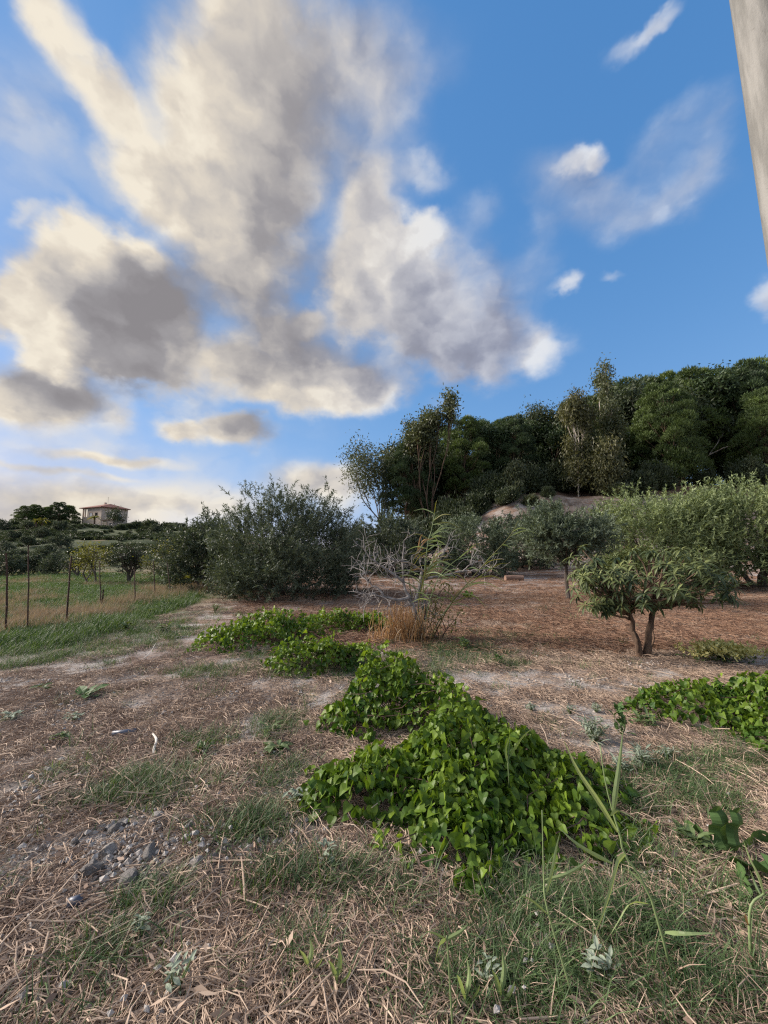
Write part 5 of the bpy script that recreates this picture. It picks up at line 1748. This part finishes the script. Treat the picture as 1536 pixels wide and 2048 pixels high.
# ------------------------------------------------------------------ concrete utility pole on the right
def pole():
    conc, t = new_mat('stained_concrete')
    v = t.n('ShaderNodeTexCoord').outputs['Object']
    st = t.noise(t.vm('MULTIPLY', v, (7, 7, 1.1)), 1.6, 6, .6)
    sp_ = t.noise(v, 26, 5, .6)
    c = t.mix(t.mr(st, .34, .68), (.130, .128, .118), (.225, .220, .204))
    c = t.mix(t.mr(t.noise(t.vm('MULTIPLY', v, (5, 5, 1.1)), 2.4, 5, .65), .58, .72, 0, .75), c, (.090, .088, .080))
    c = t.mix(t.mr(sp_, .62, .74, 0, .6), c, (.10, .095, .085))
    bp = t.n('ShaderNodeBump', {}, Strength=.35, Distance=.01, Height=t.noise(v, 60, 4, .6))
    p = t.n('ShaderNodeBsdfPrincipled', {}, Base__Color=c, Roughness=.9, Normal=bp.outputs[0])
    t.n('ShaderNodeOutputMaterial', {}, Surface=p)
    Y = 2.3
    r_of = lambda z: .205 - .011 * (z - 2.0)

    def edge_px(X, z):
        r, D = r_of(z), math.hypot(X, Y)
        th = math.atan2(X, Y) - math.asin(r / D)
        T = math.sqrt(D * D - r * r)
        d = np.array([math.sin(th) * T, math.cos(th) * T, z - CAM[2]])
        c, s_ = math.cos(PITCH), math.sin(PITCH)
        zc, yc = d[1] * c + d[2] * s_, -d[1] * s_ + d[2] * c
        return CX + FOC * d[0] / zc, CY - FOC * yc / zc

    def centre(z):
        """where the axis stands at height z so that the left outline keeps to the photographed one"""
        lo, hi = 1.5, 5.0
        for _ in range(40):
            m = (lo + hi) / 2
            px, py = edge_px(m, z)
            if px < 1458 + (1536 - 1458) * py / 540:
                lo = m
            else:
                hi = m
        return lo
    za, zb = 2.6, 4.2
    Xa, Xb = centre(za), centre(zb)
    drift = (Xb - Xa) / (zb - za)
    X0 = Xa - drift * za
    gz = float(hz(X0, Y))
    base = np.array([X0 + drift * gz, Y, gz])
    o = thing('utility_pole', 'weathered grey concrete pole standing at the right photo edge', 'utility pole', base)
    zs = np.array([-.4, 0, 1.0, 2.0, 3.0, 4.5, 6.0, 7.5, 9.0])
    path = np.stack([zs * drift, zs * 0, zs], 1)
    MB().tube(path, r_of(zs + gz), 32, .5).build('shaft', conc, o, smooth=True)
    MB().tube([path[-1] - (0, 0, .002), path[-1] + (drift * .12, 0, .12)], (.128, .09), 20, .5).build('cap', conc, o, smooth=True)


pole()


# ------------------------------------------------------------------ straw, grass and dry stalks: nobody could count them
def clump_straw(seed, n=64, rad=.16, mat='straw'):
    rng = np.random.default_rng(seed)
    mb = MB()
    a0 = rng.uniform(0, 3.14)
    for _ in range(n):
        a = rng.normal(a0, .9)
        L = rng.uniform(.02, .12) * (1.3 if rng.random() < .12 else 1)
        c = np.array([rng.normal(0, rad * .5), rng.normal(0, rad * .5), rng.uniform(.002, .022)])
        d = np.array([math.cos(a), math.sin(a), rng.normal(0, .13)]) * L / 2
        b = rng.normal(0, .1) * L
        m = c + np.array([-math.sin(a), math.cos(a), 0]) * b + (0, 0, .10 * L)
        w = rng.uniform(.0009, .0024)
        mb.tube([c - d, m, c + d], (w * .8, w, w * .5), 3, np.clip(rng.beta(1.7, 2.4), 0, 1), cap=False)
    return mb.mesh('straw_clump', M[mat])


def clump_crumb(seed, n=30, rad=.14):
    rng = np.random.default_rng(seed)
    mb = MB()
    base = np.array([(1, 0, 0), (-1, 0, 0), (0, 1, 0), (0, -1, 0), (0, 0, 1), (0, 0, -1)], float)
    F = [(0, 2, 4), (2, 1, 4), (1, 3, 4), (3, 0, 4), (2, 0, 5), (1, 2, 5), (3, 1, 5), (0, 3, 5)]
    for _ in range(n):
        s = rng.uniform(.003, .013) * (1.6 if rng.random() < .1 else 1)
        V = base * rng.uniform(.6, 1.2, (6, 1)) * s * (1.1, 1, .75)
        a = rng.uniform(0, 6.28)
        V = np.stack([V[:, 0] * math.cos(a) - V[:, 1] * math.sin(a), V[:, 0] * math.sin(a) + V[:, 1] * math.cos(a), V[:, 2]], 1)
        mb.add(V + (rng.normal(0, rad * .5), rng.normal(0, rad * .5), s * .3), F, rng.random())
    return mb.mesh('soil_crumbs', M['clod'])


def clump_stalk(seed):
    rng = np.random.default_rng(seed)
    mb = MB()
    for _ in range(3):
        L = rng.uniform(.10, .30)
        a = rng.uniform(0, 6.28)
        c = np.array([rng.normal(0, .10), rng.normal(0, .10), .012])
        d = np.array([math.cos(a), math.sin(a), rng.normal(0, .08)]) * L / 2
        k = np.array([-math.sin(a), math.cos(a), .2]) * rng.normal(0, .09) * L
        mb.tube([c - d, c - d * .3 + k, c + d * .4 + k, c + d], rng.uniform(.0016, .0034) * np.array([.8, 1, 1, .6]), 5, rng.uniform(.2, 1))
    for _ in range(4):
        leaf_quads(mb, np.array([[rng.normal(0, .12), rng.normal(0, .12), rng.uniform(.004, .018)]]), np.array([[rng.normal(), rng.normal(), rng.normal(0, .25)]]),
                   rng.uniform(.03, .07), rng.uniform(.012, .026), rng.uniform(0, .7), rng)
    return mb.mesh('broken_stalks', M['straw'])


def clump_grass(seed, n=36, rad=.06, h=(.03, .14), w=.0054, mat='grass', dry=.0, lean=.5, spread=1.0):
    rng = np.random.default_rng(seed)
    mb = MB()
    for _ in range(n):
        a = rng.uniform(0, 6.28)
        c = np.array([rng.normal(0, rad), rng.normal(0, rad), -.008])
        L = rng.uniform(*h)
        o = np.array([math.cos(a), math.sin(a), 0]) * L * lean * rng.uniform(.2, 1.3)
        t = np.linspace(0, 1, 4)[:, None]
        path = c + (0, 0, 1) * t * L * (1 - .25 * t * lean) + o * t ** 1.8
        mb.ribbon(path, w * rng.uniform(.7, 1.3) * (1 - .85 * t[:, 0]), None, .3, rng.random(), 1 if rng.random() < dry else 0)
    return mb.mesh('grass_clump', [M[mat], M['straw']])


def scatter(name, pts, scl, tilt, protos, seed, label=None, kind='stuff'):
    """one object: its points carry small clumps"""
    rng = np.random.default_rng(seed)
    n = len(pts)
    pts = np.asarray(pts, float)
    me = bpy.data.meshes.new(name)
    me.vertices.add(n)
    me.vertices.foreach_set('co', pts.astype(np.float32).ravel())
    rot = np.stack([rng.normal(0, tilt, n), rng.normal(0, tilt, n), rng.uniform(0, 6.283, n)], 1)
    a = me.attributes.new('turn', 'FLOAT_VECTOR', 'POINT'); a.data.foreach_set('vector', rot.astype(np.float32).ravel())
    a = me.attributes.new('size', 'FLOAT', 'POINT'); a.data.foreach_set('value', np.asarray(scl, np.float32))
    a = me.attributes.new('which', 'INT', 'POINT'); a.data.foreach_set('value', rng.integers(0, len(protos), n).astype(np.int32))
    col = bpy.data.collections.new(name + '_clumps')
    for i, m in enumerate(protos):
        col.objects.link(bpy.data.objects.new('%s_clump_%d' % (name, i), m))
    ng = bpy.data.node_groups.new(name + '_spread', 'GeometryNodeTree')
    ng.interface.new_socket('Geometry', in_out='INPUT', socket_type='NodeSocketGeometry')
    ng.interface.new_socket('Geometry', in_out='OUTPUT', socket_type='NodeSocketGeometry')
    N = ng.nodes
    gi, go = N.new('NodeGroupInput'), N.new('NodeGroupOutput')
    ci = N.new('GeometryNodeCollectionInfo'); ci.inputs['Collection'].default_value = col
    ci.inputs['Separate Children'].default_value = True; ci.inputs['Reset Children'].default_value = True
    ip = N.new('GeometryNodeInstanceOnPoints'); ip.inputs['Pick Instance'].default_value = True

    def at_(nm, ty):
        q = N.new('GeometryNodeInputNamedAttribute'); q.data_type = ty; q.inputs['Name'].default_value = nm
        return q.outputs['Attribute']
    e = N.new('FunctionNodeEulerToRotation')
    lk = ng.links.new
    lk(gi.outputs[0], ip.inputs['Points']); lk(ci.outputs[0], ip.inputs['Instance']); lk(at_('which', 'INT'), ip.inputs['Instance Index'])
    lk(at_('turn', 'FLOAT_VECTOR'), e.inputs[0]); lk(e.outputs[0], ip.inputs['Rotation']); lk(at_('size', 'FLOAT'), ip.inputs['Scale'])
    lk(ip.outputs[0], go.inputs[0])
    o = link(name, me)
    o.modifiers.new('spread', 'NODES').node_group = ng
    o['kind'] = kind
    return o


def field_points(n, y0, y1, power, seed, wide=1.5):
    """random ground points, denser near the path"""
    rng = np.random.default_rng(seed)
    u = rng.random(n)
    if power == 1:
        Y = y0 * (y1 / y0) ** u
    else:
        q = 1 - power
        Y = (y0 ** q + u * (y1 ** q - y0 ** q)) ** (1 / q)
    X = rng.uniform(-wide, wide, n) * (Y + .35)
    return np.stack([X, Y], 1)


def patches(q, items):
    """soft membership of ground points in patches given by their place in the picture"""
    m = np.zeros(len(q))
    wx = (fbm(q[:, 0] * 2.3, q[:, 1] * 2.3, 71, 3) - .5)
    wy = (fbm(q[:, 0] * 2.3, q[:, 1] * 2.3, 75, 3) - .5)
    for px, py, rx, ry, wt in items:
        c = G(px, py)
        k = c[1] / FOC
        ya, yb = G(px, py - ry)[1], G(px, min(py + ry, 2400))[1]
        hx, hy = rx * k, (ya - yb) / 2
        cy = (ya + yb) / 2
        r = np.hypot((q[:, 0] - c[0]) / hx + wx * .9, (q[:, 1] - cy) / hy + wy * .9)
        m = np.maximum(m, wt * (1 - sst(.55, 1.1, r)))
    return m


def on_ground(q, dz=0.0):
    return np.stack([q[:, 0], q[:, 1], hz(q[:, 0], q[:, 1]) + dz], 1)


GREEN = [(170, 1290, 240, 50, 1.5), (60, 1262, 110, 40, 1.2), (500, 1655, 84, 36, 2.2), (320, 1585, 130, 42, 1.4), (395, 1492, 60, 24, 1.6), (545, 1462, 60, 34, 1.5), (560, 1555, 55, 30, 1.3),
         (1010, 1770, 130, 60, .45), (1260, 1905, 330, 150, .65), (1420, 1800, 170, 120, .7), (1330, 1600, 190, 70, 1.4), (1430, 1540, 150, 45, 1.2), (1480, 1490, 90, 30, .5), (1040, 1985, 260, 70, .6),
         (640, 1755, 110, 40, 1.5), (790, 1815, 70, 36, 1.5), (230, 1915, 110, 46, .45), (605, 1905, 60, 60, .5), (330, 1800, 60, 30, 1.2), (910, 1312, 150, 28, 1.4), (690, 1342, 230, 24, 1.1), (450, 1345, 150, 18, .5), (560, 1300, 100, 24, .5),
         (960, 1282, 110, 20, .5), (1000, 1278, 110, 20, .9), (120, 1560, 60, 40, .35), (130, 1620, 50, 30, .4), (1370, 1990, 260, 110, .85), (830, 1960, 90, 40, .2), (700, 1420, 40, 30, .3), (370, 1235, 110, 16, .5)]
CHALK = [(270, 1680, 230, 110, 1), (640, 1690, 110, 60, .6), (400, 1430, 160, 50, .7), (620, 1380, 120, 40, .5), (1130, 1370, 190, 26, .6), (1440, 1240, 130, 18, .9), (1160, 1160, 60, 8, .7), (930, 1960, 90, 60, .4), (90, 1420, 120, 60, .6), (1480, 1600, 90, 60, .4), (30, 1650, 100, 120, .6)]


def build_scatter():
    rng = np.random.default_rng(900)
    # mown straw
    q = field_points(28500, .75, 17, 1.25, 901)
    chalk = patches(q, CHALK); green = patches(q, GREEN)
    thick = .12 + 1.25 * sst(.40, .60, fbm(q[:, 0] * 1.6, q[:, 1] * 1.6, 63, 4))
    keep = rng.random(len(q)) < np.clip(thick * (1 - .62 * chalk) * (1 - .45 * green), 0, 1)
    left = (q[:, 1] > 5) & (-q[:, 0] - .1 * q[:, 1] > 4.6)
    q = q[keep & ~left]
    for cx_, cy_, cr_ in CLEAR:
        q = q[(np.hypot(q[:, 0] - cx_, q[:, 1] - cy_) > cr_) | (rng.random(len(q)) < .3)]
    sc = rng.uniform(.75, 1.25, len(q)) * (1 + .05 * np.clip(q[:, 1] - 3, 0, 20))
    scatter('straw', on_ground(q), sc, .10, [clump_straw(s) for s in range(8)], 902)
    # crumbs of clay
    q = field_points(12000, .75, 9, 1.35, 905)
    chalk = patches(q, CHALK)
    q = q[rng.random(len(q)) < .10 + .42 * chalk]
    scatter('soil_crumbs', on_ground(q), rng.uniform(.7, 1.5, len(q)), .1, [clump_crumb(s) for s in range(4)], 906)
    # coarse broken stalks lying on top, and scraps of dead leaf
    q = field_points(2000, .75, 11, 1.2, 951)
    q = q[(q[:, 0] > -.42 * q[:, 1] - 1.2)]
    scatter('broken_stalks', on_ground(q, .008), rng.uniform(.7, 1.3, len(q)), .12, [clump_stalk(s) for s in range(90, 96)], 952)
    # green grass
    q = field_points(48000, .75, 14, 1.1, 911)
    green = patches(q, GREEN)
    far = q[:, 1]
    broken = sst(.40, .60, fbm(q[:, 0] * 5.5, q[:, 1] * 5.5, 87, 3))
    q = q[rng.random(len(q)) < green * (.22 + .75 * broken) + .010]
    sc = rng.uniform(.55, 1.25, len(q)) * (1 + .06 * np.clip(q[:, 1] - 4, 0, 8))
    scatter('grass', on_ground(q), sc, .12, [clump_grass(s, lean=1.0, dry=.14) for s in range(40, 46)], 912)
    # pasture left of the fence: green and dry tufts
    n = 15000
    Y = 6.5 * (34 / 6.5) ** rng.random(n)
    X = -rng.uniform(.46, 1.22, n) * (Y + .5)
    q = np.stack([X, Y], 1)
    g = fbm(q[:, 0] * .5, q[:, 1] * .5, 91, 3)
    ok = (-q[:, 0] - .1 * q[:, 1] > 4.9)
    gr = q[ok & (g > .33)]
    scatter('pasture_grass', on_ground(gr), rng.uniform(.9, 1.9, len(gr)), .1, [clump_grass(s, 40, .10, (.05, .14), .008, 'grass', lean=.7) for s in range(50, 54)], 921)
    dr = q[ok & (g < .38) & (rng.random(len(q)) < .35)]
    scatter('dry_grass', on_ground(dr), rng.uniform(1.0, 2.0, len(dr)), .1, [clump_grass(s, 26, .07, (.06, .20), .006, 'drygrass', lean=.6) for s in range(60, 64)], 922)
    # tall dry stalks along the fence line
    pts = []
    for px, py, rx, ry, k in ((40, 1262, 50, 10, 46), (100, 1252, 60, 14, 40), (180, 1228, 50, 12, 50), (235, 1213, 40, 10, 60), (280, 1203, 40, 10, 90), (330, 1190, 40, 9, 110), (370, 1180, 34, 8, 110), (404, 1174, 24, 6, 90),
                              (30, 1230, 40, 12, 50), (480, 1190, 70, 5, 40), (620, 1188, 80, 4, 40), (1020, 1130, 60, 5, 40)):
        for _ in range(k):
            pts.append(G(px + rng.normal(0, rx * .6), max(1150 if px < 800 else 1118, py + rng.normal(0, ry * .6)))[:2])
    q = np.array(pts)
    q = q[q[:, 1] < 40]
    scatter('dry_stalks', on_ground(q), rng.uniform(.7, 1.35, len(q)), .12, [clump_grass(s, 20, .07, (.12, .34), .008, 'drygrass', lean=.45) for s in range(70, 75)], 932)
    # scrub on the slopes of the left hill
    n = 5200
    Y = rng.uniform(38, 97, n)
    X = -rng.uniform(.40, 1.15, n) * Y
    g = fbm(X * .11, Y * .11, 131, 4)
    k = sst(.40, .58, g) * (1 - .8 * sst(.56, .66, fbm(X * .085, Y * .085, 3, 3)))
    q = np.stack([X, Y], 1)[rng.random(n) < k]
    scatter('hillside_scrub', on_ground(q), rng.uniform(.35, 1.0, len(q)), .1, [bush_mesh(s, 1.6, .9, 420, 'bush', (.26, .10), 14)[1] for s in (151, 152, 153)], 953)
    # reddish mown hay across the far field
    q = field_points(16000, 6.5, 30, 1.0, 941)
    q = q[(q[:, 0] > -.36 * q[:, 1]) & (rng.random(len(q)) < .2 + .9 * sst(.4, .6, fbm(q[:, 0] * .5, q[:, 1] * 1.6, 97, 3)))]
    scatter('hay', on_ground(q), rng.uniform(1.4, 2.6, len(q)), .06, [clump_straw(s, 40, .22, 'hay') for s in range(80, 84)], 942)


build_scatter()
